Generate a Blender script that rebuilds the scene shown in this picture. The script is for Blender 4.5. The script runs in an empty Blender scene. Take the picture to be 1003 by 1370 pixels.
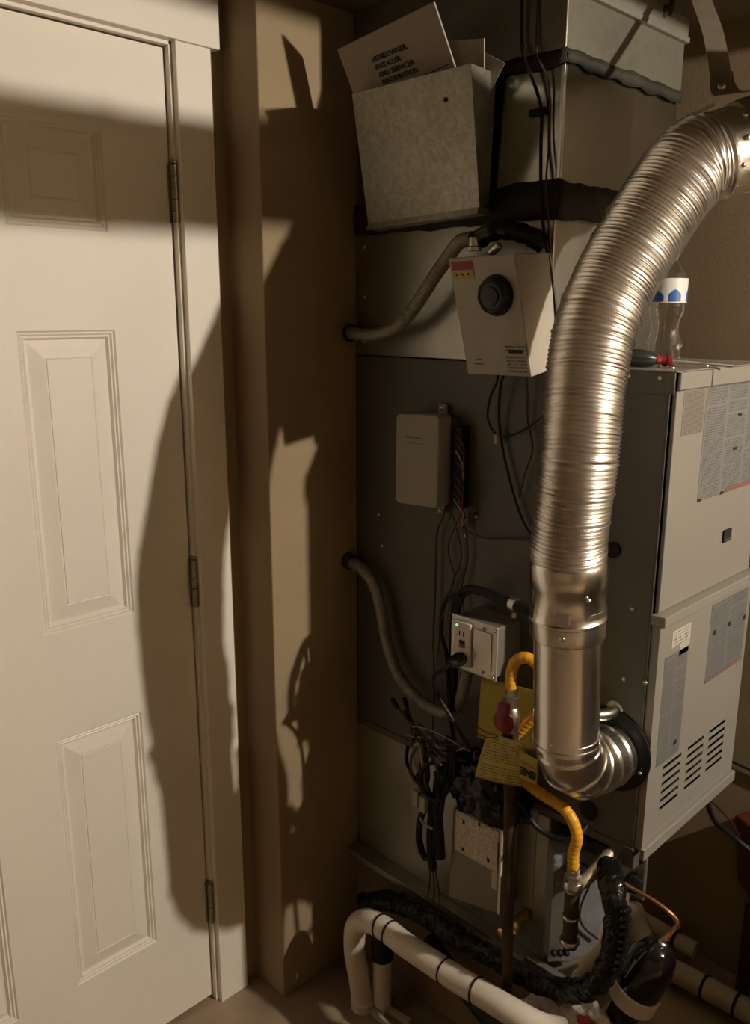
import bpy, bmesh, math, random
from mathutils import Vector, Matrix, noise
random.seed(7)
C = bpy.context.scene
COL = C.collection
V = Vector

# ------------------------------------------------------------------ camera
FPX, PITCH, ROLL, AL = 1123.59, 0.233775, 0.00129, 0.793293
cam = bpy.data.cameras.new('camera'); camo = bpy.data.objects.new('camera', cam); COL.objects.link(camo)
cam.sensor_fit = 'HORIZONTAL'; cam.sensor_width = 36.0; cam.lens = FPX / 1003 * 36.0
cam.clip_start = 0.02
_h = V((math.cos(AL), math.sin(AL), 0)); _r = V((math.sin(AL), -math.cos(AL), 0)); _z = V((0, 0, 1))
_f = math.cos(PITCH) * _h - math.sin(PITCH) * _z; _u = math.sin(PITCH) * _h + math.cos(PITCH) * _z
_R = math.cos(ROLL) * _r + math.sin(ROLL) * _u; _U = -math.sin(ROLL) * _r + math.cos(ROLL) * _u
m = Matrix((( _R.x, _U.x, -_f.x, 0), (_R.y, _U.y, -_f.y, 0), (_R.z, _U.z, -_f.z, 1.57), (0, 0, 0, 1)))
camo.matrix_world = m
C.camera = camo

# ------------------------------------------------------------------ world, light, exposure
w = bpy.data.worlds.new('world'); C.world = w; w.use_nodes = True
w.node_tree.nodes['Background'].inputs[0].default_value = (0.9, 0.75, 0.55, 1)
w.node_tree.nodes['Background'].inputs[1].default_value = 0.02
C.view_settings.view_transform = 'Standard'; C.view_settings.look = 'None'
C.view_settings.gamma = 1; C.view_settings.use_curve_mapping = False
C.view_settings.exposure = 0.0
BULB = V((1.57, -1.00, 2.04)); BULB_R = 0.024; BULB_POWER = 7400.0
BULB_COL = (1.0, 0.88, 0.72)

# ------------------------------------------------------------------ materials
def nt(name):
    mt = bpy.data.materials.new(name); mt.use_nodes = True
    return mt, mt.node_tree.nodes, mt.node_tree.links, mt.node_tree.nodes['Principled BSDF']

def mat(name, col, rough=0.5, metal=0.0, bump=0.0, bscale=200, var=0.0, vscale=6, rvar=0.0, aniso=None, coat=0, trans=0, ior=1.45, spec=None):
    mt, N, L, B = nt(name)
    B.inputs['Base Color'].default_value = (*col, 1); B.inputs['Roughness'].default_value = rough
    B.inputs['Metallic'].default_value = metal; B.inputs['Coat Weight'].default_value = coat
    B.inputs['Transmission Weight'].default_value = trans; B.inputs['IOR'].default_value = ior
    if spec is not None: B.inputs['Specular IOR Level'].default_value = spec
    tc = N.new('ShaderNodeTexCoord')
    if var:
        n = N.new('ShaderNodeTexNoise'); n.inputs['Scale'].default_value = vscale; n.inputs['Detail'].default_value = 6
        L.new(tc.outputs['Object'], n.inputs['Vector'])
        r = N.new('ShaderNodeMapRange'); r.inputs[1].default_value = .3; r.inputs[2].default_value = .7
        r.inputs[3].default_value = 1 - var; r.inputs[4].default_value = 1 + var
        L.new(n.outputs[0], r.inputs[0])
        mx = N.new('ShaderNodeVectorMath'); mx.operation = 'SCALE'; mx.inputs[0].default_value = col
        L.new(r.outputs[0], mx.inputs['Scale']); L.new(mx.outputs[0], B.inputs['Base Color'])
        if rvar:
            r2 = N.new('ShaderNodeMapRange'); r2.inputs[1].default_value = .3; r2.inputs[2].default_value = .7
            r2.inputs[3].default_value = max(0, rough - rvar); r2.inputs[4].default_value = rough + rvar
            L.new(n.outputs[0], r2.inputs[0]); L.new(r2.outputs[0], B.inputs['Roughness'])
    if bump:
        n = N.new('ShaderNodeTexNoise'); n.inputs['Scale'].default_value = bscale; n.inputs['Detail'].default_value = 3
        L.new(tc.outputs['Object'], n.inputs['Vector'])
        b = N.new('ShaderNodeBump'); b.inputs['Strength'].default_value = bump; b.inputs['Distance'].default_value = .002
        L.new(n.outputs[0], b.inputs['Height']); L.new(b.outputs[0], B.inputs['Normal'])
    return mt

def galv(name, col=(.42, .41, .37), rough=.42, spangle=45, contrast=.25, metal=.85):
    mt, N, L, B = nt(name)
    B.inputs['Metallic'].default_value = metal
    tc = N.new('ShaderNodeTexCoord')
    v = N.new('ShaderNodeTexVoronoi'); v.inputs['Scale'].default_value = spangle
    n0 = N.new('ShaderNodeTexNoise'); n0.inputs['Scale'].default_value = 30
    ad = N.new('ShaderNodeMixRGB'); ad.blend_type = 'ADD'; ad.inputs[0].default_value = .03
    L.new(tc.outputs['Object'], ad.inputs[1]); L.new(n0.outputs['Color'], ad.inputs[2]); L.new(tc.outputs['Object'], n0.inputs[0])
    L.new(ad.outputs[0], v.inputs['Vector'])
    s = N.new('ShaderNodeSeparateColor'); L.new(v.outputs['Color'], s.inputs[0])
    n = N.new('ShaderNodeTexNoise'); n.inputs['Scale'].default_value = 5; n.inputs['Detail'].default_value = 7
    L.new(tc.outputs['Object'], n.inputs[0])
    a = N.new('ShaderNodeMath'); a.operation = 'MULTIPLY_ADD'; a.inputs[1].default_value = contrast; a.inputs[2].default_value = 1 - contrast / 2
    L.new(s.outputs[0], a.inputs[0])
    b = N.new('ShaderNodeMapRange'); b.inputs[1].default_value = .3; b.inputs[2].default_value = .7; b.inputs[3].default_value = .8; b.inputs[4].default_value = 1.15
    L.new(n.outputs[0], b.inputs[0])
    mu = N.new('ShaderNodeMath'); mu.operation = 'MULTIPLY'; L.new(a.outputs[0], mu.inputs[0]); L.new(b.outputs[0], mu.inputs[1])
    mx = N.new('ShaderNodeVectorMath'); mx.operation = 'SCALE'; mx.inputs[0].default_value = col
    L.new(mu.outputs[0], mx.inputs['Scale']); L.new(mx.outputs[0], B.inputs['Base Color'])
    r = N.new('ShaderNodeMath'); r.operation = 'MULTIPLY_ADD'; r.inputs[1].default_value = contrast * .25; r.inputs[2].default_value = rough - contrast * .125
    L.new(s.outputs[1], r.inputs[0]); L.new(r.outputs[0], B.inputs['Roughness'])
    return mt

def printed(name, paper, ink, rows=30, cols=2, density=.5, rough=.45, blotch=0.0, seed=0.0):
    """unreadably small printed text: rows of word-length dashes on paper (UV 0..1)"""
    mt, N, L, B = nt(name); B.inputs['Roughness'].default_value = rough
    uv = N.new('ShaderNodeUVMap'); sx = N.new('ShaderNodeSeparateXYZ'); L.new(uv.outputs[0], sx.inputs[0])
    def M(op, a, b=None, c=None):
        k = N.new('ShaderNodeMath'); k.operation = op
        for i, q in enumerate((a, b, c)):
            if q is None: continue
            if isinstance(q, (int, float)): k.inputs[i].default_value = q
            else: L.new(q, k.inputs[i])
        return k.outputs[0]
    vy = M('MULTIPLY', sx.outputs[1], rows); row = M('FLOOR', vy); fy = M('FRACT', vy)
    inrow = M('LESS_THAN', fy, .55)
    cx = M('FRACT', M('MULTIPLY', sx.outputs[0], cols)); incol = M('MULTIPLY', M('GREATER_THAN', cx, .06), M('LESS_THAN', cx, .94))
    cb = N.new('ShaderNodeCombineXYZ'); L.new(M('MULTIPLY', sx.outputs[0], 26 * cols), cb.inputs[0]); L.new(M('MULTIPLY', row, 7.31), cb.inputs[1]); cb.inputs[2].default_value = seed
    n = N.new('ShaderNodeTexNoise'); n.inputs['Scale'].default_value = 1; n.inputs['Detail'].default_value = 1; L.new(cb.outputs[0], n.inputs[0])
    word = M('GREATER_THAN', n.outputs[0], 1 - density)
    cb2 = N.new('ShaderNodeCombineXYZ'); L.new(M('MULTIPLY', M('FLOOR', M('MULTIPLY', sx.outputs[0], cols)), 3.7), cb2.inputs[0]); L.new(M('MULTIPLY', row, .9), cb2.inputs[1]); cb2.inputs[2].default_value = seed + 4
    n2 = N.new('ShaderNodeTexNoise'); n2.inputs['Scale'].default_value = 1; L.new(cb2.outputs[0], n2.inputs[0])
    has = M('GREATER_THAN', n2.outputs[0], .38)
    f = M('MULTIPLY', M('MULTIPLY', inrow, incol), M('MULTIPLY', word, has))
    mx = N.new('ShaderNodeMixRGB'); mx.inputs[1].default_value = (*paper, 1); mx.inputs[2].default_value = (*ink, 1)
    L.new(f, mx.inputs[0]); L.new(mx.outputs[0], B.inputs['Base Color'])
    return mt

M = {}
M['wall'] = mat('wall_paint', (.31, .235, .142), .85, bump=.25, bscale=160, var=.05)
M['white'] = mat('white_trim_paint', (.80, .755, .68), .45, bump=.08, bscale=260, var=.02)
M['doorw'] = mat('door_paint', (.80, .755, .68), .48, bump=.2, bscale=420, var=.02)
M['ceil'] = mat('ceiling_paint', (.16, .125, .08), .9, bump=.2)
M['concrete'] = mat('concrete', (.30, .225, .15), .85, bump=.5, bscale=60, var=.2, vscale=9)
M['wood'] = mat('stand_wood', (.22, .155, .09), .8, bump=.3, bscale=80, var=.2, vscale=4)
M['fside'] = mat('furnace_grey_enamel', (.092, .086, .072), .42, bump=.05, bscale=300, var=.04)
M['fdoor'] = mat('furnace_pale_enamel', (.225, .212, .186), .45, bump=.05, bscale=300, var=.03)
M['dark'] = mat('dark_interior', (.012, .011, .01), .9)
M['galv'] = galv('galvanised_duct', (.36, .35, .31), .20, 60, .05, 1.0)
M['galvbin'] = galv('galvanised_bin', (.36, .34, .28), .48, 130, .30, .75)
M['galvp'] = galv('galvanised_plate', (.36, .345, .29), .42, 110, .10, .75)
M['tape'] = mat('dark_foil_tape', (.022, .018, .013), .75, bump=.8, bscale=50, var=.5, vscale=14)
M['alu'] = mat('aluminium_flex', (.82, .79, .75), .30, 1.0, var=.12, vscale=5, rvar=.05)
M['vent'] = mat('vent_pipe_metal', (.80, .775, .73), .26, 1.0, var=.05, vscale=9, rvar=.05)
M['steel'] = mat('zinc_steel', (.62, .60, .56), .3, 1.0)
M['strap'] = mat('strap_metal', (.40, .34, .25), .5, .6, var=.1, vscale=30)
M['conduit'] = mat('conduit_metal', (.26, .24, .20), .5, .5, bump=.3, bscale=300)
M['iron'] = mat('iron_pipe', (.060, .035, .022), .6, .3, bump=.5, bscale=120, var=.4, vscale=20)
M['black'] = mat('black_rubber', (.010, .010, .010), .5, spec=.3)
M['gloss'] = mat('black_gloss', (.008, .007, .007), .12, coat=.6)
M['knob'] = mat('black_bakelite', (.012, .013, .015), .4)
M['boxwhite'] = mat('ivory_enamel', (.36, .33, .275), .42, .1, var=.06, vscale=14)
M['grey'] = mat('grey_plastic', (.30, .28, .24), .55, var=.03)
M['plate'] = mat('plate_metal', (.60, .56, .50), .35, .5, var=.05)
M['outlet'] = mat('outlet_plastic', (.70, .66, .58), .4)
M['red'] = mat('red_lacquer', (.19, .008, .012), .35)
M['redp'] = mat('red_print', (.30, .03, .035), .5)
M['redl'] = mat('faded_red_print', (.20, .09, .075), .5)
M['yelp'] = mat('yellow_print', (.48, .36, .07), .5)
M['ink'] = mat('black_ink', (.012, .011, .01), .7)
M['yellow'] = mat('yellow_coated_hose', (.72, .36, .025), .35, bump=.08, bscale=150)
M['tag'] = mat('yellow_card', (.44, .34, .055), .7, var=.06)
M['tagp'] = printed('yellow_card_printed', (.44, .34, .055), (.20, .15, .03), 16, 1, .55)
M['paper'] = mat('booklet_paper', (.36, .315, .27), .8, var=.04, vscale=12)
M['pvc'] = mat('white_pvc', (.66, .60, .52), .4, var=.06, vscale=9)
M['pvcd'] = mat('aged_pvc', (.40, .345, .27), .5, var=.12, vscale=9)
M['copper'] = mat('copper', (.85, .42, .27), .28, 1.0)
M['brass'] = mat('brass', (.80, .52, .12), .25, 1.0)
M['foam'] = mat('grey_foam', (.20, .20, .21), .85, bump=.7, bscale=70, var=.18, vscale=18)
M['bag'] = mat('white_film', (.62, .58, .53), .35, bump=.6, bscale=30)
M['bluep'] = mat('blue_print', (.03, .09, .35), .4)
M['labelw'] = mat('bottle_label_white', (.62, .62, .60), .4)
M['drv'] = mat('driver_black', (.012, .016, .014), .35)
M['wire_r'] = mat('wire_red', (.16, .03, .02), .5)
M['wire_b'] = mat('wire_brown', (.060, .038, .024), .5)
M['wire_w'] = mat('wire_white', (.32, .29, .24), .5)
M['wire_bl'] = mat('wire_blue', (.02, .03, .10), .5)
M['wire_y'] = mat('wire_yellow', (.30, .22, .04), .5)
M['p_big'] = printed('label_print_large', (.172, .172, .172), (.092, .09, .09), 44, 3, .56, seed=1)
M['p_side'] = printed('label_print_tan', (.185, .172, .15), (.11, .098, .08), 22, 1, .60, seed=9)
M['p_low'] = printed('label_print_lower', (.148, .148, .148), (.085, .083, .083), 50, 2, .56, seed=3)
M['p_plain'] = printed('label_print_pale', (.60, .54, .47), (.30, .26, .22), 18, 2, .5, seed=5)
M['p_grey'] = printed('label_print_grey', (.36, .34, .29), (.08, .075, .065), 8, 1, .55, seed=6)
M['p_bar'] = printed('label_print_bar', (.48, .45, .41), (.14, .13, .11), 5, 1, .5, seed=8)
# clear plastic
M['pet'] = mat('clear_pet', (.93, .95, .95), .03, trans=1.0, ior=1.42)
# black crinkled film with glints
M['film'] = mat('black_film', (.007, .007, .006), .25, bump=1.0, bscale=45, spec=.35)
mt, N, L, B = nt('bulb_glow'); B.inputs['Emission Color'].default_value = (*BULB_COL, 1); B.inputs['Emission Strength'].default_value = BULB_POWER; B.inputs['Base Color'].default_value = (1, 1, 1, 1); M['bulb'] = mt
mt, N, L, B = nt('indicator_green'); B.inputs['Emission Color'].default_value = (.1, 1, .55, 1); B.inputs['Emission Strength'].default_value = 1.6; B.inputs['Base Color'].default_value = (.1, .6, .4, 1); M['led'] = mt

# ------------------------------------------------------------------ object helpers
def tag(o, label=None, cat=None, group=None, kind=None):
    if label: o['label'] = label
    if cat: o['category'] = cat
    if group: o['group'] = group
    if kind: o['kind'] = kind
    return o

def thing(name, loc, label, cat, group=None):
    o = bpy.data.objects.new(name, None); o.empty_display_size = .05; COL.objects.link(o)
    o.location = loc; return tag(o, label, cat, group)

def setparent(o, p):
    o.parent = p
    mw = Matrix.Identity(4); q = p
    chain = []
    while q is not None: chain.append(q); q = q.parent
    for q in reversed(chain): mw = mw @ (q.matrix_parent_inverse if q.parent else Matrix.Identity(4)) @ q.matrix_basis
    o.matrix_parent_inverse = mw.inverted()

def mk(name, verts, faces, mt, parent=None, smooth=False, uvs=None, bevel=0, solid=0, base=True):
    verts = [V(v) for v in verts]
    lo = V([min(v[i] for v in verts) for i in range(3)]); hi = V([max(v[i] for v in verts) for i in range(3)])
    o0 = V(((lo.x + hi.x) / 2, (lo.y + hi.y) / 2, lo.z)) if base else V((0, 0, 0))
    me = bpy.data.meshes.new(name); me.from_pydata([v - o0 for v in verts], [], faces)
    me.materials.append(mt if not isinstance(mt, str) else M[mt])
    if uvs:
        l = me.uv_layers.new(name='UVMap')
        for i, uv in enumerate(uvs): l.data[i].uv = uv
    if smooth:
        for p in me.polygons: p.use_smooth = True
    me.validate(); me.update()
    o = bpy.data.objects.new(name, me); COL.objects.link(o); o.location = o0
    if parent is not None: setparent(o, parent)
    if solid:
        s = o.modifiers.new('solid', 'SOLIDIFY'); s.thickness = solid; s.offset = 0
    if bevel:
        b = o.modifiers.new('bevel', 'BEVEL'); b.width = bevel; b.segments = 2; b.limit_method = 'ANGLE'; b.angle_limit = .7
        b.harden_normals = False
    return o

class MB:
    def __init__(s): s.v = []; s.f = []; s.uv = []
    def add(s, vs, fs):
        n = len(s.v); s.v += [V(v) for v in vs]; s.f += [tuple(i + n for i in f) for f in fs]; return s
    def box(s, a, b):
        x0, x1 = sorted((a[0], b[0])); y0, y1 = sorted((a[1], b[1])); z0, z1 = sorted((a[2], b[2]))
        return s.hexa([(x0, y0, z0), (x1, y0, z0), (x1, y1, z0), (x0, y1, z0)], [(x0, y0, z1), (x1, y0, z1), (x1, y1, z1), (x0, y1, z1)])
    def hexa(s, lo, hi):
        return s.add(list(lo) + list(hi), [(3, 2, 1, 0), (4, 5, 6, 7), (0, 1, 5, 4), (1, 2, 6, 5), (2, 3, 7, 6), (3, 0, 4, 7)])
    def tube(s, path, rad, seg=12, caps=True):
        pts = [V(p) for p in path]; n = len(pts)
        R = rad if callable(rad) else (lambda i: rad)
        T = []
        for i in range(n):
            a = pts[max(0, i - 1)]; b = pts[min(n - 1, i + 1)]; T.append((b - a).normalized())
        up = V((0, 0, 1)) if abs(T[0].z) < .9 else V((1, 0, 0))
        N0 = (up - T[0] * up.dot(T[0])).normalized(); base = len(s.v); vs = []
        for i in range(n):
            if i: N0 = (N0 - T[i] * N0.dot(T[i])).normalized()
            B0 = T[i].cross(N0); r = R(i)
            for k in range(seg):
                a = 2 * math.pi * k / seg; vs.append(pts[i] + (N0 * math.cos(a) + B0 * math.sin(a)) * r)
        fs = []
        for i in range(n - 1):
            for k in range(seg):
                k2 = (k + 1) % seg; fs.append((i * seg + k, i * seg + k2, (i + 1) * seg + k2, (i + 1) * seg + k))
        if caps:
            fs.append(tuple(reversed(range(seg)))); fs.append(tuple((n - 1) * seg + k for k in range(seg)))
        return s.add(vs, fs)
    def lathe(s, c, axis, prof, seg=24):
        """prof: list of (distance along axis, radius)"""
        axis = V(axis).normalized(); up = V((0, 0, 1)) if abs(axis.z) < .9 else V((1, 0, 0))
        n0 = (up - axis * up.dot(axis)).normalized(); b0 = axis.cross(n0); vs = []; fs = []; n = len(prof)
        for t, r in prof:
            r = max(r, 1e-5)
            for k in range(seg):
                a = 2 * math.pi * k / seg; vs.append(V(c) + axis * t + (n0 * math.cos(a) + b0 * math.sin(a)) * r)
        for i in range(n - 1):
            for k in range(seg):
                k2 = (k + 1) % seg; fs.append((i * seg + k, i * seg + k2, (i + 1) * seg + k2, (i + 1) * seg + k))
        fs.append(tuple(reversed(range(seg)))); fs.append(tuple((n - 1) * seg + k for k in range(seg)))
        return s.add(vs, fs)
    def build(s, name, mt, parent=None, smooth=False, bevel=0, solid=0):
        o = mk(name, s.v, s.f, mt, parent, smooth, None, bevel, solid)
        if smooth:
            e = o.data
            bm = bmesh.new(); bm.from_mesh(e)
            for ed in bm.edges:
                if len(ed.link_faces) == 2 and ed.calc_face_angle(0) > .75: ed.smooth = False
            bm.to_mesh(e); bm.free()
        return o

def box(name, a, b, mt, parent=None, bevel=0): return MB().box(a, b).build(name, mt, parent, bevel=bevel)

def spline(pts, step=.01):
    pts = [V(p) for p in pts]; P = [2 * pts[0] - pts[1]] + pts + [2 * pts[-1] - pts[-2]]; out = []
    for i in range(1, len(P) - 2):
        a, b, c, d = P[i - 1:i + 3]; n = max(2, int((c - b).length / step))
        for k in range(n):
            t = k / n
            out.append(.5 * ((2 * b) + (c - a) * t + (2 * a - 5 * b + 4 * c - d) * t * t + (3 * b - a - 3 * c + d) * t ** 3))
    out.append(pts[-1]); return out

def resample(path, step):
    L = [0]
    for i in range(1, len(path)): L.append(L[-1] + (path[i] - path[i - 1]).length)
    n = int(L[-1] / step); out = []; j = 0
    for k in range(n + 1):
        d = L[-1] * k / n
        while j < len(L) - 2 and L[j + 1] < d: j += 1
        t = (d - L[j]) / max(1e-9, L[j + 1] - L[j]); out.append(path[j].lerp(path[j + 1], t))
    return out, L[-1]

def cable(name, pts, r, mt, parent=None, seg=8, step=.012, **tg):
    o = MB().tube(spline(pts, step), r, seg).build(name, mt, parent, smooth=True)
    if tg: tag(o, **tg)
    return o

def quad(name, p, mt, parent=None, thick=.0006, nrm=None):
    """thin sheet with UVs; p = bottom-left, bottom-right, top-right, top-left as seen from outside"""
    p = [V(q) for q in p]; n = (p[1] - p[0]).cross(p[3] - p[0]).normalized()
    vs = [q + n * thick for q in p] + p
    fs = [(0, 1, 2, 3), (7, 6, 5, 4), (0, 4, 5, 1), (1, 5, 6, 2), (2, 6, 7, 3), (3, 7, 4, 0)]
    uv = [(0, 0), (1, 0), (1, 1), (0, 1)] + [(0, 0)] * 20
    return mk(name, vs, fs, mt, parent, uvs=uv)

# sheets on planes: F = faces -Y (furnace front), S = faces -X (furnace side; y runs down to the right)
def fquad(name, x0, x1, z0, z1, y, mt, parent=None, t=.0006): return quad(name, [(x0, y, z0), (x1, y, z0), (x1, y, z1), (x0, y, z1)], mt, parent, t)
def squad(name, ya, yb, z0, z1, x, mt, parent=None, t=.0006): return quad(name, [(x, ya, z0), (x, yb, z0), (x, yb, z1), (x, ya, z1)], mt, parent, t)

def screw(name, c, axis, r, parent, mt='steel', **k):
    return MB().lathe(c, axis, [(0, r), (.35 * r, r), (.7 * r, r * .75), (.85 * r, .1 * r)], 10).build(name, mt, parent, smooth=True)

def text(name, body, size, origin, xdir, ydir, mt, parent=None, bold=.0, spacing=1.0, line=1.0, shear=0):
    cu = bpy.data.curves.new(name, 'FONT'); cu.body = body; cu.size = size; cu.extrude = .00015; cu.offset = bold
    cu.space_character = spacing; cu.space_line = line; cu.resolution_u = 2; cu.shear = shear
    o = bpy.data.objects.new(name, cu); COL.objects.link(o)
    dg = bpy.context.evaluated_depsgraph_get(); dg.update()
    me = bpy.data.meshes.new_from_object(o.evaluated_get(dg)); COL.objects.unlink(o); bpy.data.objects.remove(o)
    X = V(xdir).normalized(); Y = V(ydir).normalized(); Z = X.cross(Y); O = V(origin)
    vs = [O + X * v.co.x + Y * v.co.y + Z * (v.co.z + .0003) for v in me.vertices]; fs = [tuple(p.vertices) for p in me.polygons]
    return mk(name, vs, fs, mt, parent)

# ================================================================== SETTING
XF = 1.249      # plane of the furnace's left side
YD = 1.448      # face of the door
CEIL = 2.14
XW = 1.84
def struct(o): return tag(o, kind='structure')
struct(box('floor', (-2.2, -2.6, -.05), (XW + .1, 1.75, 0), 'concrete'))
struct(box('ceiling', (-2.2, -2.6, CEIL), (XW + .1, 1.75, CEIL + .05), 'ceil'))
struct(box('wall_right', (XW, -2.6, 0), (XW + .1, 1.75, CEIL), 'wall'))
struct(box('wall_left', (-2.2, -2.6, 0), (-2.1, 1.55, CEIL), 'wall'))
struct(box('wall_rear', (-2.2, -2.7, 0), (XW + .1, -2.6, CEIL), 'wall'))
mb = MB(); mb.box((-2.2, 1.438, 0), (.155, 1.55, CEIL)); mb.box((.155, 1.438, 2.045), (.905, 1.55, CEIL)); mb.box((.905, 1.438, 0), (1.011, 1.55, CEIL))
struct(mb.build('wall_back', 'wall'))
struct(MB().box((1.011, 1.33, 0), (XW, 1.55, CEIL)).build('wall_corner', 'wall', bevel=.003))
# door casing, head casing, jamb
struct(box('trim_1', (.899, 1.420, 0), (.973, 1.438, 2.039), 'white', bevel=.0015))
struct(box('trim_2', (.05, 1.414, 2.039), (.990, 1.438, 2.128), 'white', bevel=.0015))
struct(box('trim_3', (.086, 1.420, 0), (.160, 1.438, 2.039), 'white', bevel=.0015))
mb = MB(); mb.box((.893, 1.434, 0), (.906, 1.545, 2.045)); mb.box((.158, 1.434, 2.033), (.906, 1.545, 2.046)); mb.box((.157, 1.434, 0), (.168, 1.545, 2.04))
struct(mb.build('trim_4', 'white', bevel=.001))
struct(box('trim_5', (.16, 1.50, -.001), (.905, 1.545, .008), 'concrete'))
# door leaf with six moulded panels
DX0, DX1, DZ0, DZ1 = .170, .8895, .012, 2.030
cols = [(.280, .460), (.580, .760)]; rowsz = [(.235, .781), (.993, 1.538), (1.708, 1.878)]
door = thing('door_1', (.53, YD, 0), None, None); door['kind'] = 'structure'
mb = MB(); xs = [DX0, .280, .460, .580, .760, DX1]; zs = [DZ0, .235, .781, .993, 1.538, 1.708, 1.878, DZ1]
prof = [(0, 0), (.003, .0035), (.006, .002), (.009, .0055), (.012, .004), (.016, .0095), (.020, .0095), (.047, .0028), (.049, .0040), (.050, .0024)]
mb.box((DX0, YD + .012, DZ0), (DX1, YD + .035, DZ1))
for i in range(5):
    for j in range(7):
        if (i in (1, 3)) and (j in (1, 3, 5)): continue
        a, b, c, d = xs[i], xs[i + 1], zs[j], zs[j + 1]
        mb.add([(a, YD, c), (b, YD, c), (b, YD, d), (a, YD, d)], [(0, 1, 2, 3)])
for a, b, c, d in [(DX0, DX0, DZ0, DZ1), (DX1, DX1, DZ0, DZ1)]:
    mb.add([(a, YD, c), (a, YD + .013, c), (a, YD + .013, d), (a, YD, d)], [(0, 1, 2, 3)])
for z in (DZ0, DZ1): mb.add([(DX0, YD, z), (DX1, YD, z), (DX1, YD + .013, z), (DX0, YD + .013, z)], [(0, 1, 2, 3)])
leaf = mb.build('door_leaf', 'doorw', door)
for (x0, x1) in cols:
    for (z0, z1) in rowsz:
        mb = MB(); prev = None; vs = []; fs = []
        for o_, d_ in prof: vs += [(x0 + o_, YD + d_, z0 + o_), (x1 - o_, YD + d_, z0 + o_), (x1 - o_, YD + d_, z1 - o_), (x0 + o_, YD + d_, z1 - o_)]
        for k in range(len(prof) - 1):
            for q in range(4):
                q2 = (q + 1) % 4; fs.append((4 * k + q, 4 * k + q2, 4 * k + 4 + q2, 4 * k + 4 + q))
        k = 4 * (len(prof) - 1); fs.append((k, k + 1, k + 2, k + 3))
        mb.add(vs, fs).build('panel', 'doorw', door)
M['hinge'] = mat('hinge_metal', (.34, .31, .27), .30, .95)
for z0, z1 in ((1.732, 1.834), (.975, 1.077), (.213, .316)):
    mb = MB(); x = .8935; y = 1.437
    mb.box((x - .008, y + .006, z0), (x - .001, y + .0095, z1)); mb.box((x + .002, y - .0032, z0), (x + .0055, y + .006, z1))
    n = 5
    for k in range(n):
        a = z0 + (z1 - z0) * k / n; b = z0 + (z1 - z0) * (k + 1) / n - .0012
        mb.tube([(x, y, a), (x, y, b)], .0068, 12)
    hg = mb.build('hinge', 'hinge', door, smooth=True)
    MB().lathe((x, y, z1), (0, 0, 1), [(0, .0045), (.002, .0075), (.005, .0075), (.0065, .003)], 12).build('hinge_pin', 'hinge', hg, smooth=True)

# ---------------- out of frame: the bulb, plus a beam and a cabinet added to block its light
box('added_shade_beam', (.62, .12, 2.072), (XW - .002, .30, CEIL + .0), 'wood', None, .003)  # unseen beam, added to shade the top of the door wall
tag(bpy.data.objects['added_shade_beam'], 'unseen brown wooden beam under the ceiling, added to cut the bulb light', 'beam')
b = thing('light_bulb', (BULB.x, BULB.y, CEIL), 'glowing bare light bulb hanging from the ceiling outside the picture', 'lamp')
MB().lathe(BULB, (0, 0, 1), [(-BULB_R, .001)] + [(-BULB_R * math.cos(a), BULB_R * math.sin(a)) for a in [math.pi * i / 12 for i in range(1, 11)]] + [(BULB_R * 1.15, .010)], 24).build('glass_bulb', 'bulb', b, smooth=True)
MB().lathe(BULB + V((0, 0, .0245)), (0, 0, 1), [(0, .012), (.004, .018), (.05, .018), (.06, .006)], 20).build('socket', 'black', b, smooth=True)
MB().tube([BULB + V((0, 0, .08)), V((BULB.x, BULB.y, CEIL))], .004, 8).build('cord', 'black', b)
cb = thing('added_shade_cabinet', (1.35, -.4, 0), 'unseen grey steel cabinet with two drawers, added to block the bulb light', 'cabinet')  # unseen cabinet, added to keep steep bulb light off the lower right
box('blocker_body', (1.0, -.62, .0), (XW - .01, -.23, 1.247), 'grey', cb, .003)
for z in (.08, .64):
    dr = box('blocker_drawer', (.990, -.60, z), (1.0, -.25, z + .52), 'grey', cb, .003)
    box('handle', (.975, -.47, z + .45), (.990, -.38, z + .46), 'steel', dr)

# ================================================================== FURNACE
YF, YB, ZB, ZT = .615, 1.326, .638, 1.482; XR = 1.618
fn = thing('furnace', (1.43, .97, ZB), 'tall grey steel furnace cabinet with pale front doors and many labels', 'furnace')
mb = MB()
mb.box((XF, YF, ZB), (XF + .002, YB, ZT - .002)); mb.box((XR - .002, YF, ZB), (XR, YB, ZT - .002)); mb.box((XF, YB - .002, ZB), (XR, YB, ZT - .002)); mb.box((XF, YF, ZB), (XR, YB, ZB + .002))
mb.box((XF - .0006, YF + .004, ZB), (XF, YF + .030, ZT - .03))
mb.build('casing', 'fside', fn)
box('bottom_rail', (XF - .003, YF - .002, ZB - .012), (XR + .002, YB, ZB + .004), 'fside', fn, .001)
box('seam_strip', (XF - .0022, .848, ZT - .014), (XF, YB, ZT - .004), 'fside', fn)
# top cap with turned-down lips
mb = MB(); mb.box((XF - .003, .604, ZT - .002), (XR + .003, .845, ZT)); mb.build('top_panel', 'fdoor', fn, bevel=.0008)
box('side_lip', (XF - .0035, .607, ZT - .036), (XF, .80, ZT - .0022), 'fside', fn, .0006)
box('front_lip', (XF + .004, .600, ZT - .030), (1.362, .606, ZT - .0022), 'fdoor', fn, .002)
box('front_lip', (1.366, .600, ZT - .030), (XR + .003, .606, ZT - .0022), 'fdoor', fn, .002)
# upper door
box('upper_door', (XF + .008, .607, 1.085), (XR + .002, .6145, ZT - .031), 'fdoor', fn, .0015)
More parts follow.
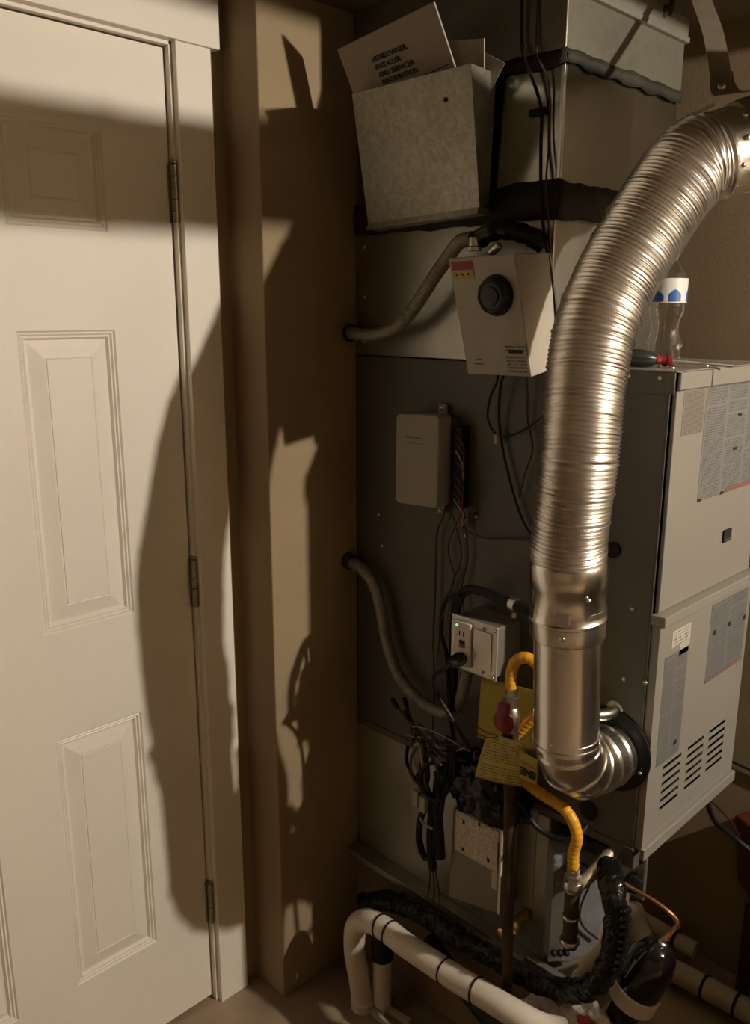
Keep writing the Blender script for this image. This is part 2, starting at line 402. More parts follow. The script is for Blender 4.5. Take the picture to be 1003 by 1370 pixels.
# lower door with real slots
lx = [(1.309, 1.379), (1.405, 1.472), (1.496, 1.567)]; lz = [(.700 + .0163 * k - .0040, .700 + .0163 * k + .0040) for k in range(6)]
X0, X1, Z0, Z1 = XF + .004, XR + .008, ZB + .004, 1.068; YL = .600
xs = [X0] + [q for p in lx for q in p] + [X1]; zs = [Z0] + [q for p in lz for q in p] + [Z1]
mb = MB()
for i in range(len(xs) - 1):
    for j in range(len(zs) - 1):
        a, b_, c, d_ = xs[i], xs[i + 1], zs[j], zs[j + 1]
        if i % 2 == 1 and j % 2 == 1:
            y1 = YL + .0015
            mb.add([(a, YL, c), (b_, YL, c), (b_, y1, c), (a, y1, c)], [(0, 1, 2, 3)]); mb.add([(a, YL, d_), (b_, YL, d_), (b_, y1, d_), (a, y1, d_)], [(3, 2, 1, 0)])
            continue
        mb.add([(a, YL, c), (b_, YL, c), (b_, YL, d_), (a, YL, d_)], [(0, 1, 2, 3)])
mb.box((X0, YL + .0002, Z0), (X0 + .004, YF, Z1)); mb.box((X1 - .002, YL + .0002, Z0), (X1, YF, Z1))
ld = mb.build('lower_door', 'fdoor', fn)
box('door_ledge', (XF - .004, .588, 1.066), (XR + .010, YF, 1.084), 'fdoor', fn, .002)
box('door_foot_rail', (XF - .002, .592, ZB - .010), (XR + .010, .600, ZB + .012), 'fdoor', fn, .0015)
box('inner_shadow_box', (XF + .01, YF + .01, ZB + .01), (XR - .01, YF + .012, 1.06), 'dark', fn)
# labels
box('door_latch', (1.480, .603, 1.163), (1.512, .607, 1.186), 'dark', fn, .001)
lt = box('latch_lip', (1.484, .6015, 1.166), (1.509, .6035, 1.171), 'steel', fn)
def flab(x0, x1, z0, z1, y, m_, lab=None, nm='printed_label'):
    o = fquad(nm, x0, x1, z0, z1, y, m_, fn)
    if lab: o['label'] = lab
flab(1.281, 1.358, 1.378, 1.449, .607, 'p_side', 'narrow tan instruction label at the top of the upper door')
flab(1.362, XR, 1.258, 1.452, .607, 'p_big', 'large grey instruction label on the upper door')
flab(1.474, XR, 1.258, 1.2665, .6062, 'redl', 'red strip along the foot of the large label', 'label_strip')
for x, z in ((1.362, 1.257), (1.450, 1.257), (1.495, 1.392), (1.488, 1.332)): flab(x, x + .014, z, z + .005, .6062, 'ink', None, 'label_mark')
flab(1.279, 1.366, .795, 1.000, YL, 'p_low', 'tall grey label on the left of the lower door')
flab(1.450, 1.612, .898, 1.052, YL, 'p_low', 'grey label at the right corner of the lower door')
flab(1.452, 1.612, .899, .903, YL - .0008, 'redl', None, 'label_strip')
for x, z in ((1.466, .99), (1.53, .99), (1.34, .815), (1.60, .985)): flab(x, x + .010, z, z + .009, YL - .0008, 'ink', None, 'label_mark')
flab(1.300, 1.368, 1.012, 1.042, YL, 'p_bar', 'white serial number sticker near the top of the lower door', 'sticker')
flab(1.331, 1.368, .990, 1.011, YL, 'p_bar', None, 'sticker')
# side screws, knock-outs, grommets
for y, z in ((.631, 1.470), (.685, 1.470), (.649, 1.084), (.655, .955), (.616, .961), (.988, 1.185), (1.244, 1.075), (1.012, 1.142), (1.255, 1.143), (.80, 1.470)):
    screw('screw', (XF - .0015 if z < 1.4 else XF - .0035, y, z), (-1, 0, 0), .0042, fn)
for x, y in ((1.30, .640), (1.40, .630), (1.47, .70)): screw('screw', (x, y, ZT), (0, 0, 1), .005, fn)
MB().lathe((XF, .693, 1.179), (-1, 0, 0), [(0, .014), (.004, .014), (.006, .010), (.008, .006)], 20).build('grommet', 'black', fn, smooth=True)
MB().lathe((XF, .706, .677), (-1, 0, 0), [(0, .019), (.003, .019), (.0045, .015), (.005, .001)], 24).build('knockout_plug', 'black', fn, smooth=True)
# flue collar ring (black gasket) and its dimples
mb = MB(); c = V((XF, .672, .818))
mb.lathe(c, (-1, 0, 0), [(0, .078), (.004, .078), (.005, .074), (.0055, .056), (.0056, .001)], 40); mb.build('flue_gasket', 'black', fn, smooth=True)
for a in (40, 200, 320): screw('screw', (XF - .006, .672 + .066 * math.cos(math.radians(a)), .818 + .066 * math.sin(math.radians(a))), (-1, 0, 0), .0035, fn)
# gas line elbow stub poking out of the casing
mb = MB(); mb.tube(spline([(XF + .01, .668, .893), (1.225, .668, .893), (1.20, .680, .895), (1.18, .71, .897)], .004), .0105, 14); gs = mb.build('gas_stub', 'steel', fn, smooth=True)
MB().lathe((1.20, .681, .895), (-.55, .8, .05), [(-.008, .013), (.010, .013)], 6).build('hex_nut', 'steel', gs)
MB().lathe((XF, .668, .893), (-1, 0, 0), [(0, .016), (.002, .016), (.003, .011)], 20).build('escutcheon', 'steel', gs, smooth=True)

# ================================================================== LOWER BASE CABINET and STAND
YBC = .786
bs = thing('base_cabinet', (1.43, 1.06, .305), 'galvanised sheet metal base cabinet carrying the furnace', 'cabinet')
box('shell', (XF + .001, YBC, .305), (XR, YB, ZB - .0115), 'galvp', bs, .002)
box('corner_post', (XF - .004, YBC - .003, .305), (XF + .02, YBC + .030, ZB - .0115), 'galvp', bs, .004)
box('bottom_ledge', (1.212, .728, .291), (XF + .04, YB, .305), 'galvp', bs, .001)
box('ledge_lip', (1.212, .728, .305), (1.216, 1.075, .316), 'galvp', bs, .001)
ap = thing('filter_rack_cover', (1.20, .92, .36), 'grey rectangular filter access cover with a white printed label, beneath the black plastic', 'cover')
mb = MB(); mb.hexa([(1.196, .860, .395), (XF, .860, .395), (XF, .992, .362), (1.196, .992, .362)], [(1.196, .857, .586), (XF, .857, .586), (XF, .984, .578), (1.196, .984, .578)])
mb.build('cover_box', mat('cover_enamel', (.21, .195, .155), .5), ap, bevel=.002)
box('front_edge_strip', (1.1945, .858, .396), (1.1965, .863, .585), 'white', ap)
squad('printed_label', .976, .868, .485, .577, 1.1955, 'p_plain', ap)
squad('small_label', .880, .866, .446, .484, 1.1955, 'p_plain', ap)
squad('label_mark', .869, .866, .505, .555, 1.1948, 'redp', ap)
for y, z in ((.955, .555), (.955, .492), (.915, .569), (.89, .50)): squad('label_mark', y + .003, y - .003, z, z + .008, 1.1948, 'ink', ap)
st = thing('furnace_stand', (1.45, 1.03, 0), 'dark brown wooden stand under the base cabinet', 'stand')
box('deck', (1.235, .785, .262), (1.62, 1.328, .290), 'wood', st, .002)
box('side_board', (1.243, .79, .0), (1.262, 1.328, .262), 'wood', st, .002)
box('front_board', (1.262, .79, .0), (1.61, .81, .262), 'wood', st, .002)

# ================================================================== DUCT above the furnace
YC = .838
dt = thing('supply_duct', (1.44, 1.08, ZT), 'galvanised sheet metal duct rising from the furnace to the ceiling', 'duct')
XD = 1.636
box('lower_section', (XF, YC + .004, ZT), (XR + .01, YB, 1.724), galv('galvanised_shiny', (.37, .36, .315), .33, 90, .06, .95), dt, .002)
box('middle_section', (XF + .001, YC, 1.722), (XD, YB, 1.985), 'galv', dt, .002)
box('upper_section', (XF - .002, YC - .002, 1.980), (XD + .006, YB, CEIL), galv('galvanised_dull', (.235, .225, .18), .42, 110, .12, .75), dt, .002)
def band(z0, z1, x0, x1, y0):
    mb = MB(); n = 26
    def strip(P, Nrm):
        vs = []
        for i in range(n + 1):
            p = P(i / n)
            for k, z in enumerate((z0, (z0 + z1) / 2, z1)):
                j = noise.noise(V((p.x * 30, p.y * 30, z * 40))) * .006
                vs.append(p + V((0, 0, z + (j if k != 1 else 0))) + Nrm * (.002 + .003 * (k == 1) + .0025 * noise.noise(V((p.x * 50, p.y * 50, z * 60)))))
        fs = []
        for i in range(n):
            for k in range(2): fs.append((i * 3 + k, i * 3 + k + 1, i * 3 + 4 + k, i * 3 + 3 + k))
        mb.add(vs, fs)
    strip(lambda t: V((x0, YB - t * (YB - y0 + .004), 0)), V((-1, 0, 0)))
    strip(lambda t: V((x0 - .003 + t * (x1 - x0), y0, 0)), V((0, -1, 0)))
    return mb.build('joint_tape', 'tape', dt, smooth=True, solid=.002)
band(1.722, 1.782, XF - .002, XD + .002, YC - .002)
band(1.957, 1.980, XF - .002, XD + .004, YC - .003)
# dark flexible connector behind tape: corner flap
box('corner_seam', (XF - .004, YC - .004, 1.785), (XF + .003, YC + .003, 1.955), 'steel', dt, .001)
box('slip_cleat', (XF + .01, YC - .012, 2.062), (XD + .006, YC - .001, 2.072), 'galvp', dt, .001)
box('slip_cleat', (XF + .01, YC - .008, 2.070), (XD + .006, YC - .001, 2.104), 'galvp', dt, .001)
mb = MB(); mb.lathe((1.545, YC - .007, 2.100), (0, -1, 0), [(0, .006), (.014, .006), (.016, .004)], 12); mb.box((1.540, YC - .026, 2.085), (1.548, YC - .018, 2.116)); mb.build('damper_wing_nut', 'iron', dt)
box('tape_patch', (XF - .0035, .868, 1.886), (XF - .0005, .902, 1.898), 'tape', dt, .001)
mb = MB(); mb.lathe((XF - .001, 1.06, 1.575), (-1, 0, 0), [(0, .003), (.001, .002)], 8); mb.build('screw', 'steel', dt)
for z in (1.51, 1.60, 1.70): screw('screw', (XF - .0005, 1.30, z), (-1, 0, 0), .004, dt)

# ================================================================== DOCUMENT POCKET and papers
bn = thing('document_pocket', (1.19, 1.09, 1.735), 'tapered galvanised metal pocket holding papers, leaning out from the duct', 'bin')
y0, y1 = .925, 1.197; yb0, yb1 = .968, 1.243
T = [V((1.120, y1, 1.950)), V((1.120, y0, 1.950)), V((1.235, y0 + .040, 1.963)), V((1.235, y1 + .04, 1.963))]
Bq = [V((1.205, yb1, 1.737)), V((1.205, yb0, 1.747)), V((1.240, yb0 + .008, 1.752)), V((1.240, yb1 + .008, 1.740))]
mb = MB(); mb.add(T + Bq, [(1, 0, 4, 5), (2, 1, 5, 6), (3, 2, 6, 7), (0, 3, 7, 4), (5, 4, 7, 6)]); mb.build('pocket_shell', 'galvbin', bn, solid=.0016)
mb = MB(); e = V((-.002, 0, 0)); mb.hexa([Bq[0] + e, Bq[1] + e, Bq[1] + e * 3 + V((0, 0, -.011)), Bq[0] + e * 3 + V((0, 0, -.011))], [Bq[0] + e + V((.03, 0, 0)), Bq[1] + e + V((.03, 0, 0)), Bq[1] + V((.03, 0, -.011)), Bq[0] + V((.03, 0, -.011))]); mb.build('bottom_flange', 'galvbin', bn)
screw('rivet', T[1].lerp(Bq[1], .20) + V((-.002, .055, .0)), (-1, 0, 0), .004, bn, 'iron')
def sheet(name, p, th, mt, lab, cat, grp=None):
    p = [V(q) for q in p]; n = (p[1] - p[0]).cross(p[3] - p[0]).normalized() * th
    mb = MB().hexa([q for q in p], [q + n for q in p]); o = mb.build(name, mt, bevel=.0004); return tag(o, lab, cat, grp), p, n
# booklet plane x ~1.15, standing in the pocket
o, p, n = sheet('booklet', [(1.212, 1.195, 1.800), (1.205, .968, 1.850), (1.138, 1.018, 2.062), (1.134, 1.248, 2.036)], .004, 'paper', 'white information booklet with black title lettering sticking out of the metal pocket', 'booklet')
ux = (p[1] - p[0]).normalized(); uy = (p[3] - p[0]); uy = (uy - ux * uy.dot(ux)).normalized()
txt_o = p[3].lerp(p[2], .36) - uy * .075
# stands just proud of the cover, baseline rising to the right
bx = (p[2] - p[3]).normalized(); by = (p[3] - p[0]).normalized()
bxr = (bx * math.cos(.17) + by * math.sin(.17)).normalized()
nn = bxr.cross(by).normalized()
offs = nn * (.0012 + (.004 if n.dot(nn) > 0 else 0)); bxr = (bx * math.cos(-.03) + by * math.sin(-.03)).normalized()
def at_cover(a, b): return p[3] + (p[2] - p[3]) * a + (p[0] - p[3]) * b + offs
for k, ln in enumerate(('HOMEOWNER,', 'INSTALLER', 'AND SERVICER', 'INFORMATION')):
    text('title_lettering', ln, .0122, at_cover(.300 + .008 * k, .175 + .053 * k), bxr, by, 'ink', o, bold=.0003, spacing=1.02)
a, b_ = at_cover(.54, .385), at_cover(.97, .375); w_ = by * .0014
quad('title_rule', [a, b_, b_ + w_, a + w_], 'ink', o, .0003)
sheet('booklet', [(1.222, 1.05, 1.80), (1.222, .972, 1.82), (1.175, .942, 2.000), (1.175, 1.02, 2.012)], .003, 'paper', 'plain pale booklet behind the lettered one in the metal pocket', 'booklet')
sheet('paper_sheet', [(1.222, .985, 1.92), (1.224, .975, 1.92), (1.212, .928, 1.968), (1.200, .965, 1.990)], .0012, 'paper', 'small folded paper at the right corner of the metal pocket', 'paper')

# ================================================================== WHITE BYPASS HUMIDISTAT BOX
hb = thing('control_box', (1.19, .86, 1.465), 'ivory metal control box with a round black knob on its front', 'box')
F = [V((1.140, .981, 1.660)), V((1.140, .842, 1.661)), V((1.165, .951, 1.464)), V((1.165, .816, 1.466))]  # TL TR BL BR seen from the left
bk = V((.075, 0, 0))
mb = MB(); mb.hexa([F[2], F[3], V((XF - .003, F[3].y - .004, 1.480)), V((XF - .003, F[2].y, 1.478))], [F[0], F[1], V((XF - .003, F[1].y, 1.668)), V((XF - .003, F[0].y, 1.668))])
mb.build('enclosure', 'boxwhite', hb, bevel=.002)
def onF(a, b, d=0):  # a from left 0..1, b from top 0..1
    p = F[0].lerp(F[1], a).lerp(F[2].lerp(F[3], a), b); nrm = (F[1] - F[0]).cross(F[2] - F[0]).normalized()
    if nrm.x > 0: nrm = -nrm
    return p + nrm * d, nrm
def lab(name, a0, a1, b0, b1, mt, d=.0008, parent=hb, lb=None):
    q = [onF(a0, b1, d)[0], onF(a1, b1, d)[0], onF(a1, b0, d)[0], onF(a0, b0, d)[0]]
    o = quad(name, q, mt, parent, .0004)
    if lb: o['label'] = lb
    return o
lab('warning_sticker', .04, .37, .035, .105, 'redp', lb='red warning sticker')
lab('warning_sticker', .04, .37, .108, .180, 'yelp', lb='yellow warning sticker')
for k in range(3): lab('sticker_mark', .09 + .09 * k, .12 + .09 * k, .132, .152, 'wire_b', .0014)
lab('rating_label', .64, .985, .73, .965, 'p_grey', lb='grey rating label')
lab('rating_label_bar', .72, .93, .775, .805, 'ink', .0014)
lab('printed_line', .18, .27, .86, .867, 'wire_b'); lab('printed_line', .15, .30, .90, .908, 'wire_b')
c, nrm = onF(.66, .325, 0)
kb = MB(); seg = 72; vs = []; prof = [(0, .031), (.012, .0305), (.016, .028), (.018, .022), (.017, .0215), (.017, .016), (.020, .0155), (.021, .001)]
kb.lathe(c, nrm, prof, 72)
for i, v in enumerate(kb.v):
    ring = i // 72; k = i % 72
    if ring < 3:
        d_ = v - c; ax = nrm * d_.dot(nrm); kb.v[i] = c + ax + (d_ - ax) * (1 + (-.045 if (k % 8) < 2 else 0))
kb.build('dial_knob', 'knob', hb, smooth=True)
MB().lathe(c, nrm, [(0, .034), (.002, .034), (.0025, .030)], 40).build('dial_ring', 'ink', hb, smooth=True)
# conduit connector and black boot above it
MB().tube(spline([(1.190, .955, 1.690), (1.188, .935, 1.700), (1.195, .90, 1.704), (1.21, .868, 1.695), (1.23, .85, 1.68)], .006), lambda i: .016 + .0012 * math.sin(i * 1.7), 14).build('conduit_boot', 'film', hb, smooth=True)
MB().lathe((1.178, .955, 1.672), (0, 0, 1), [(0, .013), (.006, .013), (.008, .010), (.022, .010)], 14).build('conduit_connector', 'steel', hb, smooth=True)
MB().lathe((1.178, .915, 1.670), (0, -.8, .5), [(-.006, .007), (.016, .007), (.018, .004)], 10).build('clamp_screw', 'steel', hb, smooth=True)

# ================================================================== flexible conduits
def conduit(pts, r, lab_):
    path, Ln = resample(spline(pts, .004), .0016)
    o = MB().tube(path, lambda i: r + .0007 * math.sin(i * 1.6 * 2 * math.pi / 6.5), 14).build('flexible_conduit', 'conduit', smooth=True)
    return tag(o, lab_, 'conduit')
cd = conduit([(1.228, 1.318, 1.528), (1.205, 1.285, 1.527), (1.200, 1.223, 1.526), (1.200, 1.161, 1.542), (1.200, 1.112, 1.580), (1.200, 1.066, 1.632), (1.197, 1.031, 1.665), (1.188, .997, 1.689), (1.186, .965, 1.694)], .0125, 'flexible metal conduit curving from the corner up to the ivory box')
MB().lathe((1.230, 1.328, 1.528), (0, -1, 0), [(0, .019), (.008, .019), (.010, .014), (.022, .0135)], 18).build('end_fitting', 'iron', cd, smooth=True)
cd = conduit([(1.222, 1.324, 1.028), (1.218, 1.285, 1.024), (1.218, 1.245, .998), (1.218, 1.219, .945), (1.218, 1.203, .880), (1.218, 1.173, .818), (1.216, 1.128, .782), (1.212, 1.070, .768), (1.20, 1.010, .780), (1.195, .972, .83), (1.200, .958, .905)], .0125, 'flexible metal conduit sagging from the corner down to the outlet box')
MB().lathe((1.222, 1.329, 1.029), (0, -1, -.1), [(0, .019), (.010, .019), (.012, .0145), (.024, .0135)], 18).build('end_fitting', 'iron', cd, smooth=True)

# ================================================================== GREY CONTROL BOX (thermostat module)
gb = thing('control_module', (1.22, 1.10, 1.2), 'pale grey rounded plastic control module on the furnace side', 'box')
mb = MB(); r = .010; ya, yb_, za, zb_ = 1.150, 1.039, 1.199, 1.379
def rrect(ya, yb_, za, zb_, r, n=5):
    P = []
    for (cy, cz, a0) in ((yb_ + r, za + r, 180), (ya - r, za + r, 270), (ya - r, zb_ - r, 0), (yb_ + r, zb_ - r, 90)):
        for k in range(n + 1):
            a = math.radians(a0 + 90 * k / n); P.append((cy + r * math.cos(a), cz + r * math.sin(a)))
    return P
def prism_x(P, x0, x1, mb):
    n = len(P); mb.add([(x0, y, z) for y, z in P] + [(x1, y, z) for y, z in P], [tuple(range(n)), tuple(reversed(range(n, 2 * n)))] + [(i, i + n, (i + 1) % n + n, (i + 1) % n) for i in range(n)]); return mb
P = [(y, z + (y - 1.09) * -.05) for y, z in rrect(ya, yb_, za, zb_, .010)]
prism_x(P, 1.190, 1.228, MB()).build('cover', 'grey', gb, bevel=.003)
prism_x([(y, z) for y, z in rrect(ya - .006, yb_ - .002, za + .006, zb_ - .006, .004)], 1.227, XF - .001, MB()).build('back_plate', 'fside', gb)
for z in (1.387, 1.189): 
    t_ = box('mounting_tab', (1.236, 1.060, z - .010), (1.241, 1.080, z + .010), 'grey', gb, .001)
    screw('screw', (1.236, 1.070, z + (.003 if z > 1.3 else -.003)), (-1, 0, 0), .005, t_)
for k in range(5): box('logo_mark', (1.1893, 1.123 - .0085 * k - .006, 1.331), (1.1902, 1.123 - .0085 * k, 1.3345), mat('logo_grey', (.14, .13, .115), .6) if k == 0 else 'logo', gb) if k == 0 else box('logo_mark', (1.1893, 1.123 - .0085 * k - .006, 1.331), (1.1902, 1.123 - .0085 * k, 1.3345), bpy.data.materials['logo_grey'], gb)
box('logo_rule', (1.1895, 1.077, 1.3215), (1.1902, 1.123, 1.3225), bpy.data.materials['logo_grey'], gb)
ws = thing('wiring_terminals', (1.235, 1.02, 1.19), 'dark terminal block with thin coloured wires beside the grey control module', 'terminal')
box('terminal_strip', (1.222, 1.008, 1.200), (1.247, 1.030, 1.360), 'black', ws, .001)
random.seed(3)
for k in range(9):
    z = 1.345 - .016 * k; y = 1.012
    cable('wire', [(1.224, 1.022, z), (1.205, y - .004, z + .004 * random.random()), (1.208, y - .018 - .006 * random.random(), z - .02), (1.218, y - .012, z - .05), (1.230, 1.012 - .002 * k, max(1.185, z - .11)), (1.236, 1.018 - .002 * k, 1.165)], .0013, ['wire_r', 'wire_b', 'wire_w', 'wire_r', 'black', 'wire_b'][k % 6], ws, seg=6)

# low-voltage cables running down the casing
cl = [
 ('brown thermostat cable falling straight from the grey control module', [(1.235, 1.058, 1.190), (1.235, 1.063, 1.168), (1.236, 1.078, 1.135), (1.236, 1.080, 1.0), (1.236, 1.083, .90), (1.234, 1.075, .82), (1.232, 1.075, .72), (1.225, 1.07, .63)], 'wire_b', .0022),
 ('thin brown cable swinging right from the grey module behind the vent pipe', [(1.236, 1.020, 1.170), (1.236, .998, 1.155), (1.236, .955, 1.150), (1.236, .90, 1.160), (1.234, .83, 1.172), (1.236, .775, 1.178), (1.246, .695, 1.180)], 'wire_b', .0022),
 ('thin cable dropping from the grey module to the outlet box', [(1.236, 1.005, 1.170), (1.236, .998, 1.10), (1.236, 1.010, 1.04), (1.236, 1.002, .98), (1.234, 1.000, .90)], 'wire_b', .0018),
 ('thin bowed cable left of the outlet box', [(1.238, 1.025, 1.175), (1.238, 1.05, 1.11), (1.238, 1.030, 1.05), (1.238, 1.055, 1.00), (1.236, 1.065, .93), (1.234, 1.07, .85)], 'wire_b', .0015),
 ('thin cable crossing the casing below the grey module', [(1.239, 1.040, 1.180), (1.239, 1.015, 1.10), (1.239, 1.040, 1.03), (1.239, 1.03, .95)], 'wire_b', .0014),
]
for lb, pts, mt_, r in cl: cable('thermostat_cable', pts, r, mt_, seg=6, label=lb, cat='cable')
cable('thermostat_cable', [(1.200, .912, 1.4645), (1.222, .930, 1.448), (1.232, .951, 1.42), (1.234, .958, 1.38), (1.234, .938, 1.352), (1.234, .905, 1.353), (1.234, .870, 1.370), (1.236, .83, 1.40)], .0022, 'black', seg=6, label='black cable looping beneath the ivory control box', cat='cable')
cable('thermostat_cable', [(1.210, .905, 1.4655), (1.226, .925, 1.44), (1.236, .933, 1.38), (1.239, .925, 1.327), (1.238, .905, 1.27), (1.238, .885, 1.222), (1.238, .862, 1.185), (1.236, .83, 1.165)], .0026, 'black', seg=6, label='black cable sweeping down from the ivory control box to the vent pipe', cat='cable')
cable('thermostat_cable', [(1.225, .870, 1.4695), (1.236, .873, 1.43), (1.239, .872, 1.38), (1.239, .858, 1.335), (1.239, .872, 1.29), (1.239, .884, 1.24)], .0018, 'wire_b', seg=6, label='thin brown cable under the right side of the ivory control box', cat='cable')
MB().box((1.228, .930, 1.335), (1.240, .938, 1.352)).build('cable_clip', 'pvcd', None, bevel=.001); tag(bpy.data.objects['cable_clip'], 'small pale clip on the cable loop below the ivory control box', 'clip')
cable('signal_cable', [(1.238, .919, 2.138), (1.238, .918, 2.064), (1.238, .915, 1.999), (1.230, .902, 1.972), (1.238, .873, 1.90), (1.238, .869, 1.84), (1.232, .862, 1.784), (1.230, .857, 1.75), (1.232, .851, 1.70), (1.240, .835, 1.62), (1.240, .822, 1.56), (1.240, .80, 1.50)], .0030, 'black', label='black cable hanging down the duct from the ceiling', cat='cable')
cable('signal_cable', [(1.244, .892, 2.138), (1.244, .891, 2.05), (1.240, .888, 1.99), (1.234, .876, 1.965), (1.243, .862, 1.93), (1.244, .857, 1.85), (1.233, .852, 1.78), (1.234, .845, 1.72), (1.243, .842, 1.66), (1.243, .838, 1.60), (1.243, .828, 1.52)], .0018, 'wire_b', label='thin brown cable beside the black cable on the duct', cat='cable')

# ================================================================== OUTLET BOX
jb = thing('outlet_box', (1.21, .92, .905), 'steel electrical outlet box with a green indicator light, mounted on the furnace side', 'outlet')
box('back_box', (1.172, .873, .908), (XF - .001, .974, 1.006), 'conduit', jb, .002)
box('face_plate', (1.168, .868, .904), (1.172, .978, 1.010), 'plate', jb, .003)
ot = box('receptacle', (1.161, .925, .914), (1.168, .967, 1.002), 'outlet', jb, .002)
for z in (.962, .954): box('test_button', (1.1595, .938, z - .002), (1.161, .951, z + .005), 'red' if z < .96 else 'ink', ot, .0005)
for y in (.940, .950): box('socket_slot', (1.1603, y, .975), (1.1612, y + .0022, .984), 'dark', ot)
MB().lathe((1.161, .958, .994), (-1, 0, 0), [(0, .0024), (.001, .0022), (.0017, .001)], 12).build('indicator_light', 'led', ot, smooth=True)
box('blank_cover', (1.165, .880, .920), (1.168, .922, .996), 'plate', jb, .001)
for y, z in ((.874, 1.003), (.972, 1.003), (.874, .911), (.899, 1.000), (.899, .914), (.946, 1.006)): screw('screw', (1.167, y, z), (-1, 0, 0), .0032, jb)
pl = thing('power_plug', (1.14, .95, .925), 'black moulded plug with a cord pushed into the outlet box', 'plug')
MB().lathe((1.161, .943, .932), (-1, .05, -.12), [(0, .012), (.008, .014), (.022, .013), (.032, .009), (.036, .006)], 14).build('plug_body', 'black', pl, smooth=True)
cable('cord', [(1.128, .944, .929), (1.118, .952, .918), (1.120, .975, .900), (1.135, .990, .870), (1.150, .988, .835), (1.160, .965, .800), (1.165, .945, .772), (1.170, .925, .745)], .0042, 'black', pl)

def bl(name, pts, r, lb, mt_='black', cat='cord', **k): return cable(name, pts, r, mt_, label=lb, cat=cat, **k)
bl('black_cable', [(1.19, .985, .80), (1.185, .984, .90), (1.185, .984, .985), (1.185, .975, 1.035), (1.180, .948, 1.062), (1.176, .910, 1.068), (1.172, .868, 1.066), (1.172, .800, 1.060), (1.185, .745, 1.045)], .0095, 'thick black cord arching over the outlet box')
bl('black_cable', [(1.165, .955, 1.052), (1.165, .985, 1.040), (1.165, .998, 1.010), (1.165, 1.000, .960), (1.170, .992, .93), (1.175, .990, .88), (1.175, .982, .80), (1.175, .965, .72)], .0045, 'thinner black cord looping left of the outlet box')
cs = thing('cord_clamp', (1.17, .83, 1.05), 'small zinc clamp on the thick black cord beside the vent pipe', 'clamp')
MB().lathe((1.172, .838, 1.064), (0, 1, .03), [(-.006, .0105), (-.006, .0118), (.006, .0118), (.006, .0105)], 18).build('clamp_band', 'steel', cs, smooth=True)
MB().lathe((1.168, .832, 1.046), (-.3, 0, -1), [(-.004, .006), (.006, .006)], 6).build('clamp_nut', 'steel', cs)

# ================================================================== WIRING BUNDLE under the outlet box
wb = thing('wiring_bundle', (1.17, 1.0, .58), 'tangled bundle of black and pale wires hanging under the outlet box', 'wires')
random.seed(11)
def loop_wire(c, ry, rz, x, r, mt_, ph=0, turns=1.0):
    pts = []
    n = int(14 * turns)
    for i in range(n + 1):
        a = ph + 2 * math.pi * turns * i / n; pts.append((x + .008 * math.sin(a * 1.7), c[0] + ry * math.cos(a), c[1] + rz * math.sin(a)))
    cable('wire', pts, r, mt_, wb, seg=6)
# stiff wire ends with nuts, upper left
for (y0_, z0_, y1_, z1_) in ((1.150, .765, 1.105, .728), (1.116, .778, 1.090, .725), (1.112, .752, 1.09, .72)):
    cable('wire', [(1.185, y0_, z0_), (1.188, (y0_ + y1_) / 2 + .003, (z0_ + z1_) / 2), (1.19, y1_, z1_), (1.19, 1.05, .70), (1.185, 1.01, .69)], .0030, 'wire_b', wb, seg=6)
    MB().lathe((1.185, y0_, z0_), V((0, y1_ - y0_, z1_ - z0_)), [(-.004, .003), (.0, .006), (.018, .005), (.022, .004)], 10).build('wire_nut', 'black', wb, smooth=True)
for k in range(9):
    rj = lambda q=.007: random.uniform(-q, q)
    z = .728 + rj(.012)
    cable('wire', [(1.17 + rj(), 1.085 + rj(.012), z - .016 + rj()), (1.162 + rj(), 1.060 + rj(.01), z + rj(.012)), (1.158 + rj(), 1.02 + rj(.01), z + .002 + rj(.012)), (1.165 + rj(), .98 + rj(.01), z + .004 + rj(.014)), (1.175, .935 + rj(.015), z + .004 + rj(.018))], random.uniform(.0013, .0024), ['wire_w', 'black', 'wire_bl', 'wire_b', 'wire_b', 'wire_w', 'black', 'wire_b', 'black'][k], wb, seg=6)
loop_wire((1.055, .665), .030, .055, 1.168, .0040, 'black', .5); loop_wire((1.052, .66), .024, .048, 1.158, .0030, 'wire_w', 1.0, .8)
loop_wire((1.045, .655), .022, .050, 1.162, .0026, 'wire_b', 2.0, .9); loop_wire((1.005, .655), .030, .052, 1.150, .0055, 'black', 0)
loop_wire((1.000, .650), .022, .042, 1.145, .0045, 'black', 2.2, .9)
for k in range(4): cable('wire', [(1.165, 1.068 - .006 * k, .70), (1.160, 1.060 - .007 * k, .66), (1.163, 1.040 - .006 * k, .62), (1.170, 1.030 - .003 * k, .585), (1.175, 1.028, .55)], .0020, ['wire_w', 'wire_w', 'wire_y', 'wire_b'][k], wb, seg=6)
for k in range(3): cable('wire', [(1.17, .985 - .01 * k, .75), (1.165, .975 - .008 * k, .71), (1.163, .98 - .01 * k, .66), (1.17, .99, .61), (1.175, 1.0, .56)], .0048, 'black', wb, seg=8)
